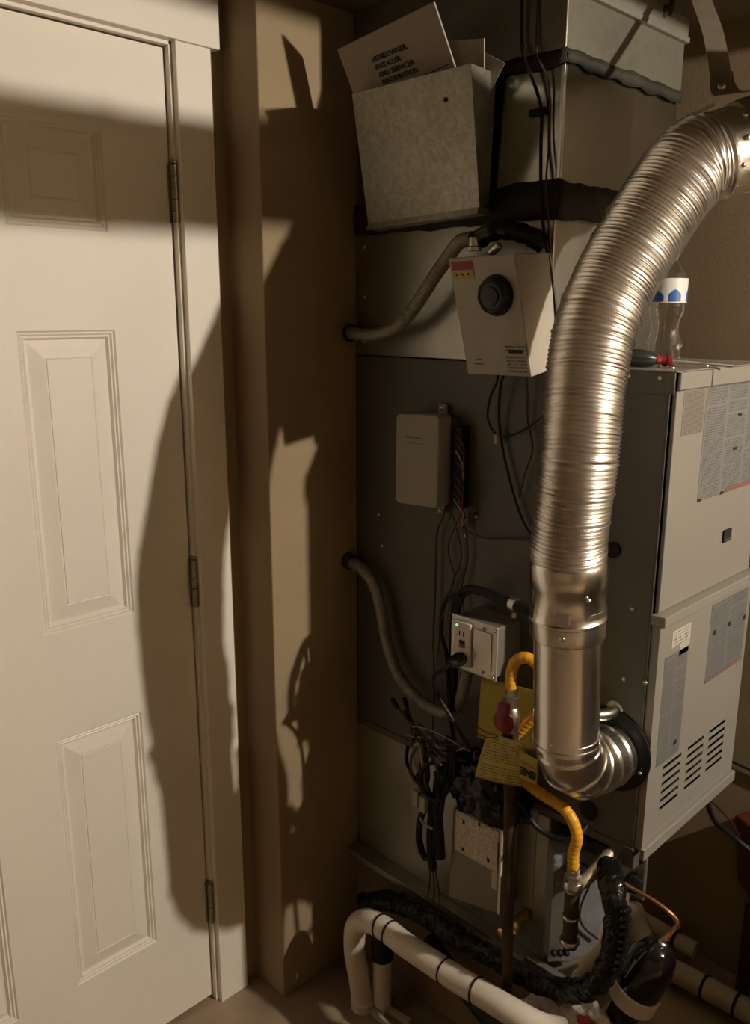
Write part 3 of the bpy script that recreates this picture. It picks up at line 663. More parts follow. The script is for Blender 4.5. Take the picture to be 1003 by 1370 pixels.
# thick loops hanging to the left of the cover
cable('wire', [(1.175, .995, .640), (1.180, 1.012, .58), (1.182, 1.045, .555), (1.182, 1.062, .52), (1.182, 1.064, .465), (1.182, 1.045, .435), (1.182, 1.025, .46), (1.182, 1.018, .52), (1.182, 1.012, .58), (1.18, 1.0, .62)], .0075, 'black', wb)
cable('wire', [(1.175, 1.020, .60), (1.178, 1.026, .55), (1.180, 1.030, .48), (1.182, 1.025, .42)], .0095, 'black', wb)
cable('wire', [(1.172, 1.005, .64), (1.174, 1.010, .58), (1.178, 1.006, .52), (1.18, 1.002, .46)], .0105, 'black', wb)
for k in range(3): cable('wire', [(1.18, 1.03 - .006 * k, .43), (1.185, 1.035 - .012 * k, .38), (1.19, 1.045 - .018 * k, .335)], .0020, 'wire_b', wb, seg=6)
for y, z in ((1.055, .588), (1.035, .583)): MB().box((1.155, y - .008, z - .022), (1.168, y + .008, z + .014)).build('connector', 'wire_w', wb, bevel=.001)
cable('cable_tie', [(1.162, 1.045, .542), (1.158, 1.030, .535), (1.162, 1.010, .533)], .0028, 'wire_w', wb, seg=6)

# crinkled black plastic wrap
def crumple(name, c, rad, mt_, parent=None, amp=.25, sub=4, freq=1.0, seed=0.0):
    bm = bmesh.new(); bmesh.ops.create_icosphere(bm, subdivisions=sub, radius=1)
    for v in bm.verts:
        p = v.co.copy(); n1 = noise.noise(p * 2.2 * freq + V((seed, 0, 0))); n2 = 1 - abs(noise.noise(p * 5 * freq + V((0, seed, 3)))) * 2
        s_ = 1 + amp * n1 + amp * .5 * n2; v.co = V((c[0] + p.x * rad[0] * s_, c[1] + p.y * rad[1] * s_, c[2] + p.z * rad[2] * s_))
    me = bpy.data.meshes.new(name); bm.to_mesh(me); bm.free()
    vs = [v.co.copy() for v in me.vertices]; fs = [tuple(q.vertices) for q in me.polygons]; bpy.data.meshes.remove(me)
    return mk(name, vs, fs, mt_, parent, smooth=False)
pw = crumple('plastic_wrap', (1.20, .905, .655), (.040, .095, .060), 'film', amp=.30, sub=5, freq=1.3, seed=2.0)
for p in pw.data.polygons: p.use_smooth = True
tag(pw, 'crumpled shiny black plastic wrap stuffed beneath the yellow tag', 'plastic wrap')
bl('black_cable', [(1.16, .83, .70), (1.165, .80, .690), (1.175, .775, .650), (1.185, .745, .635), (1.20, .705, .640), (1.235, .700, .655)], .0050, 'black cord running from the black plastic to the furnace underside')

# ================================================================== GAS LINE
gp = thing('gas_riser', (1.13, .785, 0), 'dark rusty iron gas pipe rising from the floor', 'pipe')
MB().tube([(1.13, .776, 0), (1.13, .786, .30), (1.13, .803, .845)], .0105, 16).build('pipe', 'iron', gp, smooth=True)
MB().lathe((1.13, .777, .004), (0, 0, 1), [(-.004, .024), (.003, .023), (.006, .013)], 24).build('floor_flange', 'iron', gp, smooth=True)
MB().lathe((1.13, .8025, .820), (0, .02, 1), [(0, .015), (.024, .015)], 16).build('coupling', 'iron', gp, smooth=True)
gc = thing('gas_cock', (1.13, .804, .845), 'gas shutoff valve with a dark red handle beneath the yellow hose', 'valve')
MB().lathe((1.13, .804, .845), (0, 0, 1), [(0, .012), (.006, .015), (.025, .017), (.044, .014), (.048, .010)], 18).build('valve_body', 'steel', gc, smooth=True)
hd = MB(); hd.lathe((1.118, .806, .868), (-1, 0, 0), [(0, .018), (.004, .0205), (.010, .0205), (.013, .016)], 24); hd.box((1.106, .796, .868), (1.117, .816, .903)); hd.build('handle', 'red', gc, smooth=True, bevel=.001)
gh = thing('gas_hose', (1.13, .77, .62), 'bright yellow coated flexible gas hose looping behind the vent pipe', 'hose')
YP = [(1.13, .805, .925), (1.13, .807, .950), (1.131, .799, .978), (1.135, .780, .990), (1.145, .760, .975), (1.160, .752, .930), (1.158, .762, .890), (1.150, .790, .850), (1.146, .818, .805), (1.150, .820, .765), (1.160, .802, .744), (1.160, .758, .730), (1.160, .714, .724), (1.160, .688, .709), (1.160, .675, .679), (1.160, .680, .645), (1.160, .678, .612)]
path, _ = resample(spline(YP, .004), .002)
MB().tube(path, lambda i: .0102 + .0004 * math.sin(i * 1.3), 16).build('hose', 'yellow', gh, smooth=True)
MB().lathe((1.13, .8045, .892), (0, 0, 1), [(0, .012), (.001, .0145), (.018, .0145), (.020, .011), (.036, .0112)], 6).build('flare_nut', 'steel', gh)
MB().lathe((1.160, .678, .588), (0, 0, 1), [(0, .013), (.001, .0150), (.014, .0150), (.017, .0115), (.030, .0115)], 6).build('flare_nut', 'steel', gh)
gq = thing('gas_drip_leg', (1.16, .675, .45), 'grey galvanised pipe fitting hanging below the yellow hose', 'pipe')
MB().tube([(1.160, .678, .590), (1.160, .676, .455)], .0135, 16).build('pipe', M['iron'], gq, smooth=True)
for z, r, h in ((.572, .018, .020), (.515, .0165, .006), (.462, .018, .010)): MB().lathe((1.160, .6765, z), (0, 0, 1), [(0, r * .9), (.002, r), (h - .002, r), (h, r * .9)], 18).build('pipe_band', 'steel' , gq, smooth=True)
MB().tube(spline([(1.160, .676, .575), (1.19, .662, .592), (1.25, .655, .615), (1.30, .650, .628)], .006), .0115, 14).build('side_branch', 'strap', gq, smooth=True)
# black flexible fittings near it

# yellow tags
tb = MB(); n = 8
def card(name, p, mt_, lb, bend=.006, th=.0012, cat='tag', parent=None):
    """p BL BR TR TL; gently bent card"""
    p = [V(q) for q in p]; nr = (p[1] - p[0]).cross(p[3] - p[0]).normalized(); vs = []; fs = []; uv = []
    nx, nz = 10, 10
    for j in range(nz + 1):
        for i in range(nx + 1):
            u_, v_ = i / nx, j / nz
            q = p[0].lerp(p[1], u_).lerp(p[3].lerp(p[2], u_), v_) + nr * bend * (math.sin(u_ * math.pi) + .5 * math.sin(v_ * 4 + u_ * 3)); vs.append(q)
    for j in range(nz):
        for i in range(nx):
            a = j * (nx + 1) + i; fs.append((a, a + 1, a + nx + 2, a + nx + 1)); uv += [(i / nx, j / nz), ((i + 1) / nx, j / nz), ((i + 1) / nx, (j + 1) / nz), (i / nx, (j + 1) / nz)]
    o = mk(name, vs, fs, mt_, parent, smooth=True, uvs=uv, solid=th)
    if lb: tag(o, lb, cat)
    return o
card('instruction_tag', [(1.196, .928, .758), (1.196, .770, .790), (1.196, .770, .905), (1.196, .923, .888)], 'tag', 'large plain yellow card hanging under the outlet box', .002)
card('instruction_tag', [(1.108, .862, .739), (1.108, .760, .762), (1.112, .757, .845), (1.112, .840, .836)], 'tagp', 'creased yellow printed tag in front of the gas valve', .004)
et = card('energy_tag', [(1.100, .758, .784), (1.098, .722, .786), (1.098, .722, .833), (1.100, .762, .835)], 'tag', 'small yellow tag with upside-down bold lettering beside the vent pipe', .0005)
text('lettering', 'ENE', .0185, (1.0965, .7232, .8075), (0, 1, 0), (0, 0, -1), 'ink', et, bold=.0010)
quad('ruled_line', [(1.0968, .757, .817), (1.0960, .723, .815), (1.0960, .723, .816), (1.0968, .757, .818)], 'ink', et, .0002)
cable('tag_wire', [(1.105, .905, .845), (1.10, .875, .852), (1.104, .842, .838), (1.108, .818, .838)], .0010, 'wire_b', seg=6, label='thin wire tie holding the yellow tag to the valve', cat='wire')
cable('tag_wire', [(1.105, .905, .842), (1.10, .87, .833), (1.105, .836, .828), (1.11, .815, .836)], .0010, 'wire_b', seg=6, label='lower thin wire tie looping across the large yellow card', cat='wire')

# ================================================================== VENT PIPE
vp = thing('vent_pipe', (1.10, .68, .76), 'silver metal vent pipe with a long corrugated aluminium section curving upward', 'vent pipe')
R0 = .0525
def arc_elbow():
    pts = []
    c = V((1.185, .668, .905)); rr = .087
    pts.append(V((1.246, .668, .812)))
    for k in range(0, 13):
        a = math.radians(-90 - 90 * k / 12); pts.append(V((c.x + rr * math.cos(a), (.668), c.z + rr * math.sin(a))))
    return pts
path, Lg = resample(arc_elbow(), .002)
def er(i):
    s_ = i * .002; r = R0 + .001
    for q in (.026, .058, .096, .132):
        d_ = abs(s_ - q); r += .0032 * math.exp(-(d_ / .0028) ** 2)
    return r - (.002 if s_ > .170 else 0)
MB().tube(path, er, 48).build('adjustable_elbow', 'vent', vp, smooth=True)
p0 = V((1.098, .670, .885)); p1 = V((1.088, .677, 1.150))
def along(a, b, L_): return [a.lerp(b, t / (a - b).length) for t in L_]
MB().tube([p0, p0.lerp(p1, .02), p0.lerp(p1, .9), p1], R0, 56).build('straight_section', 'vent', vp, smooth=True)
MB().tube([p0.lerp(p1, .012), p0.lerp(p1, .03), p0.lerp(p1, .034)], lambda i: R0 + (.0022, .0022, .0)[i], 56).build('pipe_bead', 'vent', vp, smooth=True)
screw('screw', (1.048, .665, .902), (-1, 0, 0), .004, vp)
# collar: two flared rings
q0 = V((1.091, .675, 1.075)); q1 = V((1.083, .676, 1.200))
prof = [(.0, R0 + .0050), (.002, R0 + .0058), (.028, R0 + .0052), (.030, R0 + .0075), (.034, R0 + .0078), (.037, R0 + .0052), (.048, R0 + .0045), (.083, R0 + .0040), (.086, R0 + .0065), (.122, R0 + .0070), (.126, R0 + .0045)]
MB().lathe(q0, q1 - q0, prof, 56).build('collar', 'vent', vp, smooth=True)
# overlapping seam of the collar
sd = V((-.80, .60, 0)).normalized()
mb = MB(); a = q0 + sd * (R0 + .0065); b_ = q1 + sd * (R0 + .0072); tv = V((.60, .80, 0)) * .0015
mb.hexa([a - tv, a + tv, a + tv + sd * .001, a - tv + sd * .001], [b_ - tv, b_ + tv, b_ + tv + sd * .001, b_ - tv + sd * .001]); mb.build('collar_seam', 'iron', vp)
for ang, dz in ((205, .014), (222, .100), (240, .075), (190, .10)):
    dd = V((math.cos(math.radians(ang)), math.sin(math.radians(ang)), 0)); screw('screw', q0 + V((0, .0, dz)) + dd * (R0 + .0062), dd, .0042, vp)
# worm clamp
MB().lathe(q0 + V((0, .001, .040)), (0, .04, 1), [(0, R0 + .0046), (0, R0 + .0066), (.009, R0 + .0066), (.009, R0 + .0046)], 56).build('clamp_band', 'steel', vp, smooth=True)
ca = math.radians(203); cd_ = V((math.cos(ca), math.sin(ca), 0)); cc = q0 + V((0, 0, .0445)) + cd_ * (R0 + .010); ct = V((-cd_.y, cd_.x, 0))
mb = MB(); mb.hexa([cc + ct * s1 * .012 + cd_ * s2 * .004 + V((0, 0, -.006)) for s1, s2 in ((-1, -1), (1, -1), (1, 1), (-1, 1))], [cc + ct * s1 * .012 + cd_ * s2 * .004 + V((0, 0, .006)) for s1, s2 in ((-1, -1), (1, -1), (1, 1), (-1, 1))]); mb.build('clamp_screw_housing', 'steel', vp, bevel=.001)
# corrugated section
FX = [(1.084, .676, 1.185), (1.080, .673, 1.255), (1.086, .670, 1.372), (1.104, .677, 1.46), (1.128, .681, 1.547), (1.168, .673, 1.621), (1.218, .656, 1.698), (1.272, .632, 1.776), (1.305, .612, 1.796)]
path, Lg = resample(spline(FX, .004), .00085)
nfx = len(path)
random.seed(5); jit = [random.uniform(-.0002, .00025) for _ in range(400)]
def fr(i):
    s_ = i * Lg / (nfx - 1); ph = s_ / .0062; k = int(ph)
    r = .0556 + .0085 * s_ / Lg + .0016 * math.cos(2 * math.pi * ph) + jit[k]
    ph2 = (s_ + .012) / .0455; f = abs(ph2 - round(ph2)) * .0455
    r += .0019 * math.exp(-(f / .0022) ** 2)
    return r
fxo = MB().tube(path, fr, 56, caps=False)
for i, v in enumerate(fxo.v):   # hand-bent unevenness
    fxo.v[i] = v + V((noise.noise(v * 9), noise.noise(v * 9 + V((5, 5, 5))), noise.noise(v * 9 + V((9, 0, 9))))) * .0022
fxo.build('corrugated_section', 'alu', vp, smooth=True)
# upper adjustable elbow and run towards the room
UP = [(1.296, .617, 1.791), (1.325, .598, 1.803), (1.352, .575, 1.815), (1.378, .54, 1.832), (1.398, .49, 1.855), (1.405, .42, 1.885), (1.405, .34, 1.912), (1.405, .29, 1.922)]
path, Lg2 = resample(spline(UP, .004), .003)
def ur(i):
    s_ = i * .003; r = .0635
    for q in (.012, .095, .145, .195): r += .0028 * math.exp(-((s_ - q) / .004) ** 2)
    return r
MB().tube(path, ur, 48).build('upper_elbow', 'vent', vp, smooth=True)
MB().lathe((1.50, .27, 1.923), (-1, 0, 0), [(0, .050), (.001, .0525), (.10, .0525), (.102, .055), (.108, .055), (.11, .0525), (.34, .0525), (.342, .055), (.348, .055), (.35, .0525), (1.75, .0525), (1.755, .050)], 48).build('horizontal_run', 'vent', vp, smooth=True)
dU = V((-.7, -.7, .1)).normalized()
for a in (100, 150, 210, 262):
    pass
e1 = V((1.330, .594, 1.805)); side = V((.70, .72, 0)).normalized(); upv = V((0, 0, 1))
for a in (172, 205, 140, 235):
    dd = side * math.cos(math.radians(a)) + upv * math.sin(math.radians(a))
    screw('screw', e1 + dd * .0645, dd, .0042, vp)
mb = MB(); mb.tube([V((1.279, 0.656, 1.847)), V((1.288, 0.640, 1.856)), V((1.292, 0.631, 1.859)), V((1.306, 0.611, 1.870))], .0022, 6); mb.build('bent_foil_edge', 'alu', vp, smooth=True)

# strap hanger
sh = thing('hanger_strap', (1.29, .57, 1.88), 'tan metal strap holding up the top of the vent pipe', 'strap')
def ribbon(pts, w, th, mt_, name, parent, wdir):
    pts = spline(pts, .008); wd = V(wdir).normalized(); mb = MB(); vs = []; fs = []
    for i, p in enumerate(pts):
        t = (pts[min(i + 1, len(pts) - 1)] - pts[max(i - 1, 0)]).normalized(); n_ = t.cross(wd).normalized()
        ww = w if not callable(w) else w(i / (len(pts) - 1))
        vs += [p - wd * ww / 2, p + wd * ww / 2, p + wd * ww / 2 + n_ * th, p - wd * ww / 2 + n_ * th]
    for i in range(len(pts) - 1):
        for k in range(4): fs.append((4 * i + k, 4 * i + (k + 1) % 4, 4 * i + 4 + (k + 1) % 4, 4 * i + 4 + k))
    fs += [(0, 3, 2, 1), tuple(4 * (len(pts) - 1) + k for k in range(4))]
    return mb.add(vs, fs).build(name, mt_, parent)
wd = (.71, -.70, .12)
ribbon([(1.54, .775, 2.138), (1.490, 0.735, 2.079), (1.430, 0.684, 2.012), (1.371, 0.642, 1.950), (1.341, 0.621, 1.912)], .032, .0014, 'strap', 'strap_band', sh, wd)
ribbon([(1.345, 0.623, 1.921), (1.328, 0.611, 1.897), (1.325, 0.600, 1.885), (1.337, 0.588, 1.889)], lambda t: .035 + .018 * t * t, .0018, 'galvp', 'hanger_tab', sh, wd)
hb_c = V((1.352, .575, 1.815)); ax_ = V((.72, -.60, .34)).normalized()
MB().lathe(hb_c, ax_, [(-.014, .0645), (-.014, .0668), (.014, .0668), (.014, .0645)], 48).build('hanger_ring', 'galvp', sh, smooth=True)
screw('screw', (1.321, 0.609, 1.896), (-.75, -.55, .3), .0062, sh, 'steel')

# ================================================================== BLACK WRAPPED LINE, WHITE HOSE, PVC at the stand
random.seed(21)
def wrapped(pts, r, lb, mt_='film', amp=.22):
    path, _ = resample(spline(pts, .004), .0028); mb = MB().tube(path, r, 28); n = len(path)
    for i, v in enumerate(mb.v):
        c_ = path[min(n - 1, i // 28)]; d_ = v - c_; p = v * 38
        k = 1 + amp * noise.noise(p) + amp * .8 * (abs(noise.noise(p * 2.1 + V((3, 1, 7)))) - .2) + .018 * math.sin(i // 28 * .9 + noise.noise(v * 12) * 5)
        mb.v[i] = c_ + d_ * k
    o = mb.build('wrapped_line', mt_, smooth=False); return tag(o, lb, 'hose')
wl = wrapped([(1.190, 1.250, .207), (1.190, 1.225, .220), (1.188, 1.18, .250), (1.185, 1.130, .276), (1.183, 1.036, .292), (1.180, .94, .300), (1.174, .87, .310), (1.170, .80, .320), (1.168, .745, .330), (1.166, .680, .352), (1.166, .630, .395), (1.168, .603, .450), (1.170, .592, .515), (1.172, .598, .565), (1.190, .618, .596), (1.225, .65, .600)], .0215, 'shiny black wrapped line running along the stand and curling up under the furnace')
mb = MB()
for k in range(9):
    t = k / 8; c_ = V((1.157 + .006 * t, .577 - .004 * math.sin(t * 3), .475 + .112 * t)); mb.lathe(c_, (0, .1, 1), [(-.004, .007), (-.002, .0105), (.002, .0105), (.004, .007)], 10)
mb.build('ribbed_edge', 'gloss', wl, smooth=True)
def hose(name, pts, r, mt_, lb, cat='hose', rr=None):
    path, _ = resample(spline(pts, .004), .006)
    o = MB().tube(path, rr or r, 20).build(name, mt_, smooth=True); return tag(o, lb, cat)
wh = hose('insulated_hose', [(1.128, 1.183, 0.001), (1.120, 1.188, .08), (1.110, 1.192, .16), (1.100, 1.176, .235), (1.095, 1.135, .278), (1.092, 1.080, .292), (1.090, 1.02, .292), (1.088, .95, .297), (1.086, .88, .303), (1.084, .81, .313), (1.086, .74, .318), (1.10, .69, .312), (1.13, .66, .30)], .0245, 'pvc', 'fat white insulated hose bending from the floor to the right along the stand')
def tie_on(c, ax, r, parent): MB().lathe(c, ax, [(-.0018, r), (-.0018, r + .0014), (.0018, r + .0014), (.0018, r)], 28).build('zip_tie', 'black', parent, smooth=True)
for c_, ax in (((1.0925, 1.090, .2915), (0, -1, .2)), ((1.091, 1.062, .2925), (0, -1, .05)), ((1.087, .905, .3), (0, -1, .09)), ((1.0842, .822, .3115), (0, -1, .12))): tie_on(c_, ax, .0248, wh)
pl_ = thing('drain_pipe', (1.155, 1.150, 0), 'short upright white pipe with a black rubber cap inside the bend of the white hose', 'pipe')
MB().tube([(1.157, 1.150, 0), (1.157, 1.150, .155)], .0215, 20).build('pipe', 'pvc', pl_, smooth=True)
MB().lathe((1.157, 1.150, .135), (0, 0, 1), [(0, .023), (.002, .0255), (.075, .0255), (.085, .021), (.088, .012)], 22).build('rubber_cap', 'black', pl_, smooth=True)
MB().lathe((1.128, 1.183, .001), (0, 0, 1), [(0, .029), (.020, .029), (.022, .026)], 22).build('hose_socket', 'pvc', wh, smooth=True)
hose('black_hose', [(1.215, 1.06, .200), (1.200, 1.0, .190), (1.185, .93, .178), (1.17, .86, .170), (1.16, .79, .165), (1.16, .70, .160)], .020, 'black', 'plain black hose drooping under the white hose')
for i, (a, b_, lb) in enumerate((((1.130, 1.172), (1.125, 1.085), 'pale flat strip lying on the floor by the foot of the white hose'), ((1.155, 1.150), (1.165, 1.070), 'second pale flat strip on the floor, nearer the stand'))):
    a3 = V((*a, .001)); b3 = V((*b_, .001)); sd = (b3 - a3).cross(V((0, 0, 1))).normalized() * .008
    mb = MB(); up = V((0, 0, .012)); mb.hexa([a3 - sd, b3 - sd, b3 + sd, a3 + sd], [a3 - sd + up, b3 - sd + up, b3 + sd + up, a3 + sd + up]); tag(mb.build('floor_strip', 'pvcd', bevel=.002), lb, 'strip')

# grey insulated coil end under the furnace overhang
ci = thing('insulated_elbow', (1.33, .70, .35), 'grey foam-insulated rounded duct end under the furnace overhang', 'insulation')
fa = V((1.212, .752, 0)); fd = V((.71, -.70, 0)); fn_ = V((.70, .71, 0))
P = [(0, .340), (0, .572), (.030, .585)]
for k in range(0, 9):
    a = math.radians(90 - 90 * k / 8); P.append((.060 + .046 * math.cos(a), .535 + .050 * math.sin(a)))
P += [(.108, .44), (.098, .385), (.078, .352), (.04, .337)]
mb = MB(); n = len(P)
mb.add([fa + fd * u_ + V((0, 0, z)) for u_, z in P] + [fa + fd * u_ + fn_ * .11 + V((0, 0, z)) for u_, z in P], [tuple(range(n)), tuple(reversed(range(n, 2 * n)))] + [(i, i + n, (i + 1) % n + n, (i + 1) % n) for i in range(n)])
mb.build('foam_body', 'foam', ci, bevel=.006)
mb = MB(); q = [(.001, .345), (.026, .350), (.022, .548), (.001, .560)]
mb.add([fa + fd * u_ - fn_ * .004 + V((0, 0, z)) for u_, z in q] + [fa + fd * u_ + V((0, 0, z)) for u_, z in q], [(0, 1, 2, 3), (7, 6, 5, 4), (0, 4, 5, 1), (1, 5, 6, 2), (2, 6, 7, 3), (3, 7, 4, 0)])
mb.build('foil_edge', 'galvp', ci)
cable('cable', [(1.243, .711, .565), (1.252, .702, .558), (1.258, .696, .53), (1.246, .708, .47), (1.250, .704, .43), (1.272, .682, .40)], .0020, 'black', ci)
box('pallet_rail', (1.20, .66, .318), (1.215, .80, .334), 'galvp', ci, .002) 
for y in (.748, .740, .731): MB().lathe((1.212 + .752 - y, y - .006, .368), (-.7, -.7, 0), [(-.01, .006), (.006, .006), (.009, .003)], 10).build('screw', 'black', ci, smooth=True)
MB().lathe((1.185, .828, .385), (-1, 0, 0), [(-.06, .012), (-.02, .012), (-.02, .019), (.0, .019), (.004, .014), (.02, .012), (.022, .008)], 16).build('brass_cap', 'brass', None, smooth=True); tag(bpy.data.objects['brass_cap'], 'small brass cap low on the base cabinet beside the iron gas pipe', 'fitting')
# bracket below the furnace corner
bk_ = thing('support_bracket', (1.32, .66, .50), 'grey steel bracket with a round hole under the furnace corner', 'bracket')
mb = MB(); mb.box((1.30, .636, .560), (1.45, .66, ZB - .012)); mb.build('arm', 'fside', bk_, bevel=.002)
mb = MB(); mb.box((1.335, .628, .478), (1.345, .690, .612)); mb.build('plate', 'galvp', bk_, bevel=.003)
for z in (.575, .512): MB().lathe((1.333, .648, z), (-1, -.3, 0), [(0, .018), (.012, .018), (.014, .013)], 18).build('rubber_plug', 'black', bk_, smooth=True)
for y, z in ((.70, .612), (.675, .618)): MB().box((1.24, y - .018, z - .016), (1.32, y + .012, z + .008)).build('foam_block', 'black', bk_, bevel=.004)

# black canister with copper tube
cn = thing('canister', (1.27, .545, .30), 'glossy black rounded canister with a white band, at the bottom right', 'canister')
ax = V((.22, -.26, .90)).normalized(); c0 = V((1.243, .584, .366))
MB().lathe(c0, ax, [(0, .040), (.002, .0415), (.030, .0415), (.050, .0415), (.070, .0405), (.090, .036), (.104, .027), (.110, .014), (.111, .001)], 40).build('dome', 'gloss', cn, smooth=True)
MB().lathe(c0 - ax * .022, ax, [(0, .0425), (.001, .0435), (.030, .0435), (.031, .0425)], 40).build('white_band', 'pvc', cn, smooth=True)
MB().lathe(c0 - ax * .14, ax, [(0, .026), (.112, .030), (.116, .036)], 30).build('lower_body', 'gloss', cn, smooth=True)
tip = c0 + ax * .108
MB().lathe(tip, ax, [(0, .009), (.006, .009), (.008, .006), (.016, .006)], 14).build('tube_fitting', 'steel', cn, smooth=True)
cable('copper_tube', [tuple(tip + ax * .012), tuple(tip + ax * .035 + V((.008, -.004, 0))), (1.325, .552, .478), (1.328, .568, .490), (1.325, .60, .500), (1.318, .635, .508), (1.312, .66, .515)], .0042, 'copper', cn)
MB().tube(spline([tuple(c0 - ax * .13), (1.21, .62, .12), (1.20, .64, .02), (1.20, .645, 0)], .01), .018, 14).build('foot_tube', 'pvcd', cn, smooth=True)

# aged pvc pipes on the floor by the right wall
for k, (pts, r, lb) in enumerate((
    ([(1.705, .38, .045), (1.700, .62, .045), (1.695, .72, .045)], .026, 'aged white PVC pipe with black bands running along the floor, lower right corner'),
    ([(1.770, .69, .065), (1.765, .76, .070), (1.755, .84, .085), (1.75, .90, .090)], .022, 'second aged PVC pipe against the right wall, behind the first'))):
    t_ = thing('floor_pipe', pts[1], lb, 'pipe'); MB().tube(spline(pts, .01), r, 24).build('pipe', 'pvcd', t_, smooth=True)
    for y in ((.56, .63) if k == 0 else (.74,)):
        p = min(spline(pts, .004), key=lambda q: abs(q.y - y)); MB().lathe(p, (0, 1, 0), [(-.003, r + .0003), (-.003, r + .0035), (.003, r + .0035), (.003, r + .0003)], 24).build('pipe_band', 'black', t_, smooth=True)
    for y in ((.66, .45) if k == 0 else ()): MB().box((1.69, y - .010, 0), (1.72, y + .010, .022)).build('pipe_rest', 'wood', t_)
tt = thing('pipe_elbow', (1.67, .70, .04), 'grubby PVC fitting joining the floor pipes behind the canister', 'pipe')
MB().tube(spline([(1.700, .72, .045), (1.69, .765, .06), (1.70, .80, .085), (1.75, .85, .101)], .006), .029, 20).build('elbow', 'pvcd', tt, smooth=True)
box('rest', (1.66, .76, 0), (1.72, .79, .045), 'wood', tt)

# crumpled white plastic bag with red print at the foot
bgp = thing('plastic_bag', (1.20, .70, .0), 'crumpled white plastic bag with bold red marks at the bottom edge', 'bag')
crumple('bag_body', (1.20, .705, .185), (.030, .095, .075), 'bag', bgp, amp=.3, sub=4, seed=6)
crumple('bag_neck', (1.185, .635, .285), (.026, .050, .048), 'bag', bgp, amp=.3, sub=4, seed=8)
crumple('bag_foot', (1.20, .71, .070), (.034, .085, .072), 'bag', bgp, amp=.2, sub=3, seed=9)
crumple('red_mark', (1.161, .630, .318), (.008, .020, .010), 'redp', bgp, amp=.3, sub=3, seed=1)
crumple('red_mark', (1.165, .600, .300), (.008, .016, .010), 'redp', bgp, amp=.3, sub=3, seed=4)

# ================================================================== on top of the furnace
bt = thing('water_bottle', (1.47, .745, ZT), 'clear plastic water bottle with a white and blue label standing on the furnace', 'bottle')
c = V((1.468, .742, ZT + .0005)); outer = [(.000, .020), (.003, .029), (.010, .0315), (.022, .030), (.030, .0318), (.045, .0285), (.058, .0255), (.070, .0262), (.084, .0305), (.092, .0315), (.100, .0310), (.104, .0318), (.134, .0318), (.142, .0320), (.155, .0290), (.168, .0215), (.178, .0140), (.184, .0125), (.196, .0125)]
outer = [(t, r + .0010 * math.sin(t * 520)) for t, r in outer]
fine = []
for i in range(len(outer) - 1):
    for k in range(4): t = k / 4; fine.append((outer[i][0] * (1 - t) + outer[i + 1][0] * t, outer[i][1] * (1 - t) + outer[i + 1][1] * t))
fine.append(outer[-1])
inner = [(max(.0012, t), max(.001, r - .0009)) for t, r in reversed(fine)]
mb = MB(); mb.lathe(c, (0, 0, 1), fine + inner, 40)
for i, v in enumerate(mb.v):
    a = (i % 40) / 40 * 2 * math.pi; d_ = v - c; kk = 1 + .028 * math.sin(a * 5 + d_.z * 60) * (1 if d_.z < .098 else .1); mb.v[i] = V((c.x + d_.x * kk, c.y + d_.y * kk, v.z))
mb.build('bottle_body', 'pet', bt, smooth=True)
MB().lathe(c + V((0, 0, .104)), (0, 0, 1), [(0, .0323), (.0, .0328), (.042, .0330), (.042, .0324)], 40).build('label_wrap', 'labelw', bt, smooth=True)
mb = MB()
for s0, s1, z0, z1 in ((-150, -112, .106, .127), (-205, -165, .106, .124), (-85, -60, .106, .126)):
    vs = []; n = 8
    for i in range(n + 1):
        a = math.radians(s0 + (s1 - s0) * i / n); h_ = (z1 - z0) * (.55 + .45 * math.sin(math.pi * i / n))
        vs += [c + V((.0335 * math.cos(a), .0335 * math.sin(a), z0)), c + V((.0335 * math.cos(a), .0335 * math.sin(a), z0 + h_))]
    mb.add(vs, [(2 * i, 2 * i + 2, 2 * i + 3, 2 * i + 1) for i in range(n)])
mb.build('blue_print', 'bluep', bt, smooth=True)
MB().lathe(c + V((0, 0, .190)), (0, 0, 1), [(0, .0145), (.012, .0145), (.013, .013)], 30).build('cap', 'labelw', bt, smooth=True)

sd_ = thing('screwdriver', (1.25, .665, ZT), 'screwdriver with a black ribbed handle and red collar lying on the furnace top', 'screwdriver')
a = V((1.283, .700, ZT + .0155)); dr = (V((1.356, .618, ZT + .008)) - V((1.283, .700, ZT + .0155))).normalized()
mb = MB(); prof = [(-.050, .010), (-.046, .0135), (.0, .0145), (.018, .0145), (.030, .0125), (.036, .0085)]
mb.lathe(a, dr, prof, 48)
for i, v in enumerate(mb.v):
    k = i % 48; dd = v - a; axd = dr * dd.dot(dr)
    if 1 <= i // 48 <= 3: mb.v[i] = a + axd + (dd - axd) * (1 - (.07 if k % 6 < 2 else 0))
mb.build('handle', 'drv', sd_, smooth=True)
MB().lathe(a + dr * .034, dr, [(0, .0080), (.004, .0085), (.010, .0065), (.018, .0065), (.021, .0085), (.027, .0085), (.029, .004)], 10).build('collar', 'red', sd_)
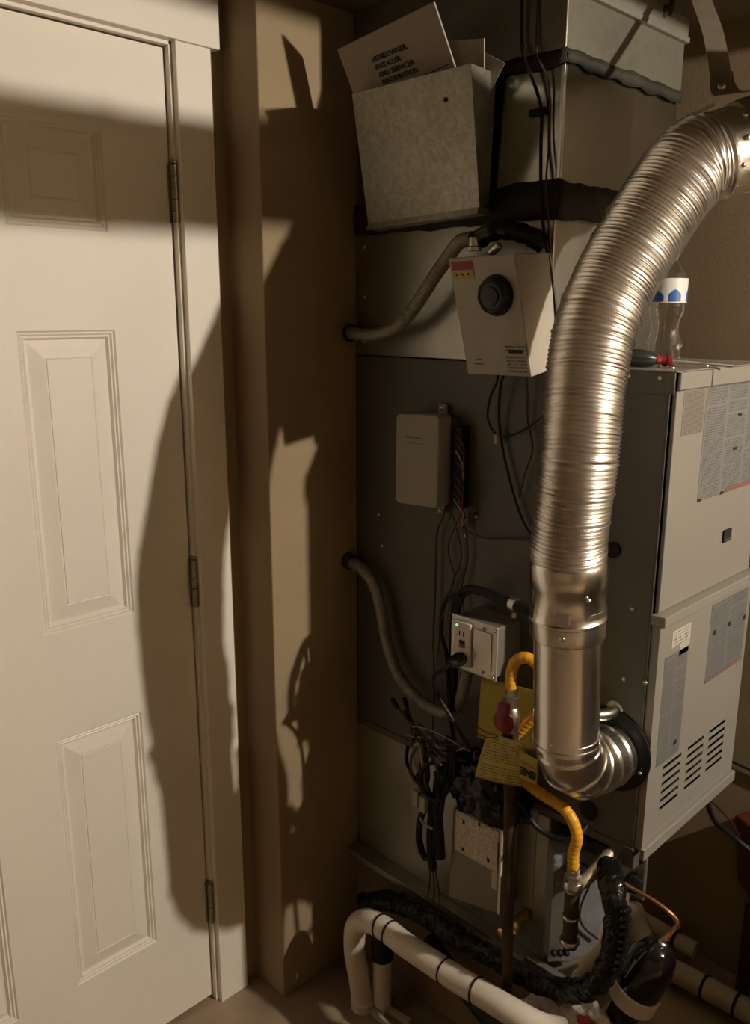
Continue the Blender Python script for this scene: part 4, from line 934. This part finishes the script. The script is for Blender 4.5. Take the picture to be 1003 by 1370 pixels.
MB().tube([a + dr * .060, V(((a + dr * .16).x, (a + dr * .16).y, ZT + .0035))], .0028, 10).build('blade', 'steel', sd_, smooth=True)
wdg = MB(); wdg.hexa([(1.305, .664, ZT + .0003), (1.322, .676, ZT + .0003), (1.46, .640, ZT + .0003), (1.458, .634, ZT + .0003)], [(1.308, .666, ZT + .006), (1.320, .674, ZT + .006), (1.459, .6385, ZT + .0025), (1.4585, .6355, ZT + .0025)])
tag(wdg.build('metal_wedge', 'iron'), 'thin dark pointed metal strip lying on the furnace top', 'strip')

# ================================================================== right edge: cords and dark red housing
rd = thing('red_housing', (1.78, .58, .25), 'dark red metal housing on the right wall below the furnace', 'housing')
mb = MB(); mb.hexa([(1.755, .50, .25), (1.790, .48, .20), (1.835, .58, .20), (1.815, .63, .27)], [(1.750, .52, .430), (1.80, .50, .470), (1.835, .60, .470), (1.805, .65, .440)]); mb.build('shell', mat('oxide_red', (.11, .022, .016), .55, bump=.3, bscale=60, var=.25), rd, bevel=.006)
MB().lathe((1.775, .575, .438), (0, 0, 1), [(0, .012), (.006, .011), (.008, .006)], 14).build('cap_bolt', 'copper', rd, smooth=True)
MB().tube([(1.79, .58, 0), (1.79, .58, .24)], .016, 12).build('post', 'iron', rd)

def cord(name, px, lb, r, mt_='black'): return cable(name, px, r, mt_, label=lb, cat='cord')
cord('black_cable', [(1.52, .63, .640), (1.54, .622, .618), (1.566, .62, .595), (1.600, .62, .545), (1.640, .62, .505), (1.70, .60, .45), (1.735, .50, .38), (1.76, .44, .30), (1.79, .40, .20)], 'thick black cord falling from the furnace underside past the red housing', .0055)
cord('ground_wire', [(1.55, .625, .640), (1.580, .622, .595), (1.63, .62, .55), (1.69, .61, .49), (1.715, .60, .45)], 'thin bare wire falling beside the thick black cord', .0020, 'copper')
cord('wall_cable', [(XW - .006, .86, .60), (XW - .006, .80, .575), (XW - .006, .70, .555), (XW - .006, .60, .545), (XW - .006, .45, .53)], 'thin dark cord running along the right wall below the furnace', .0030)
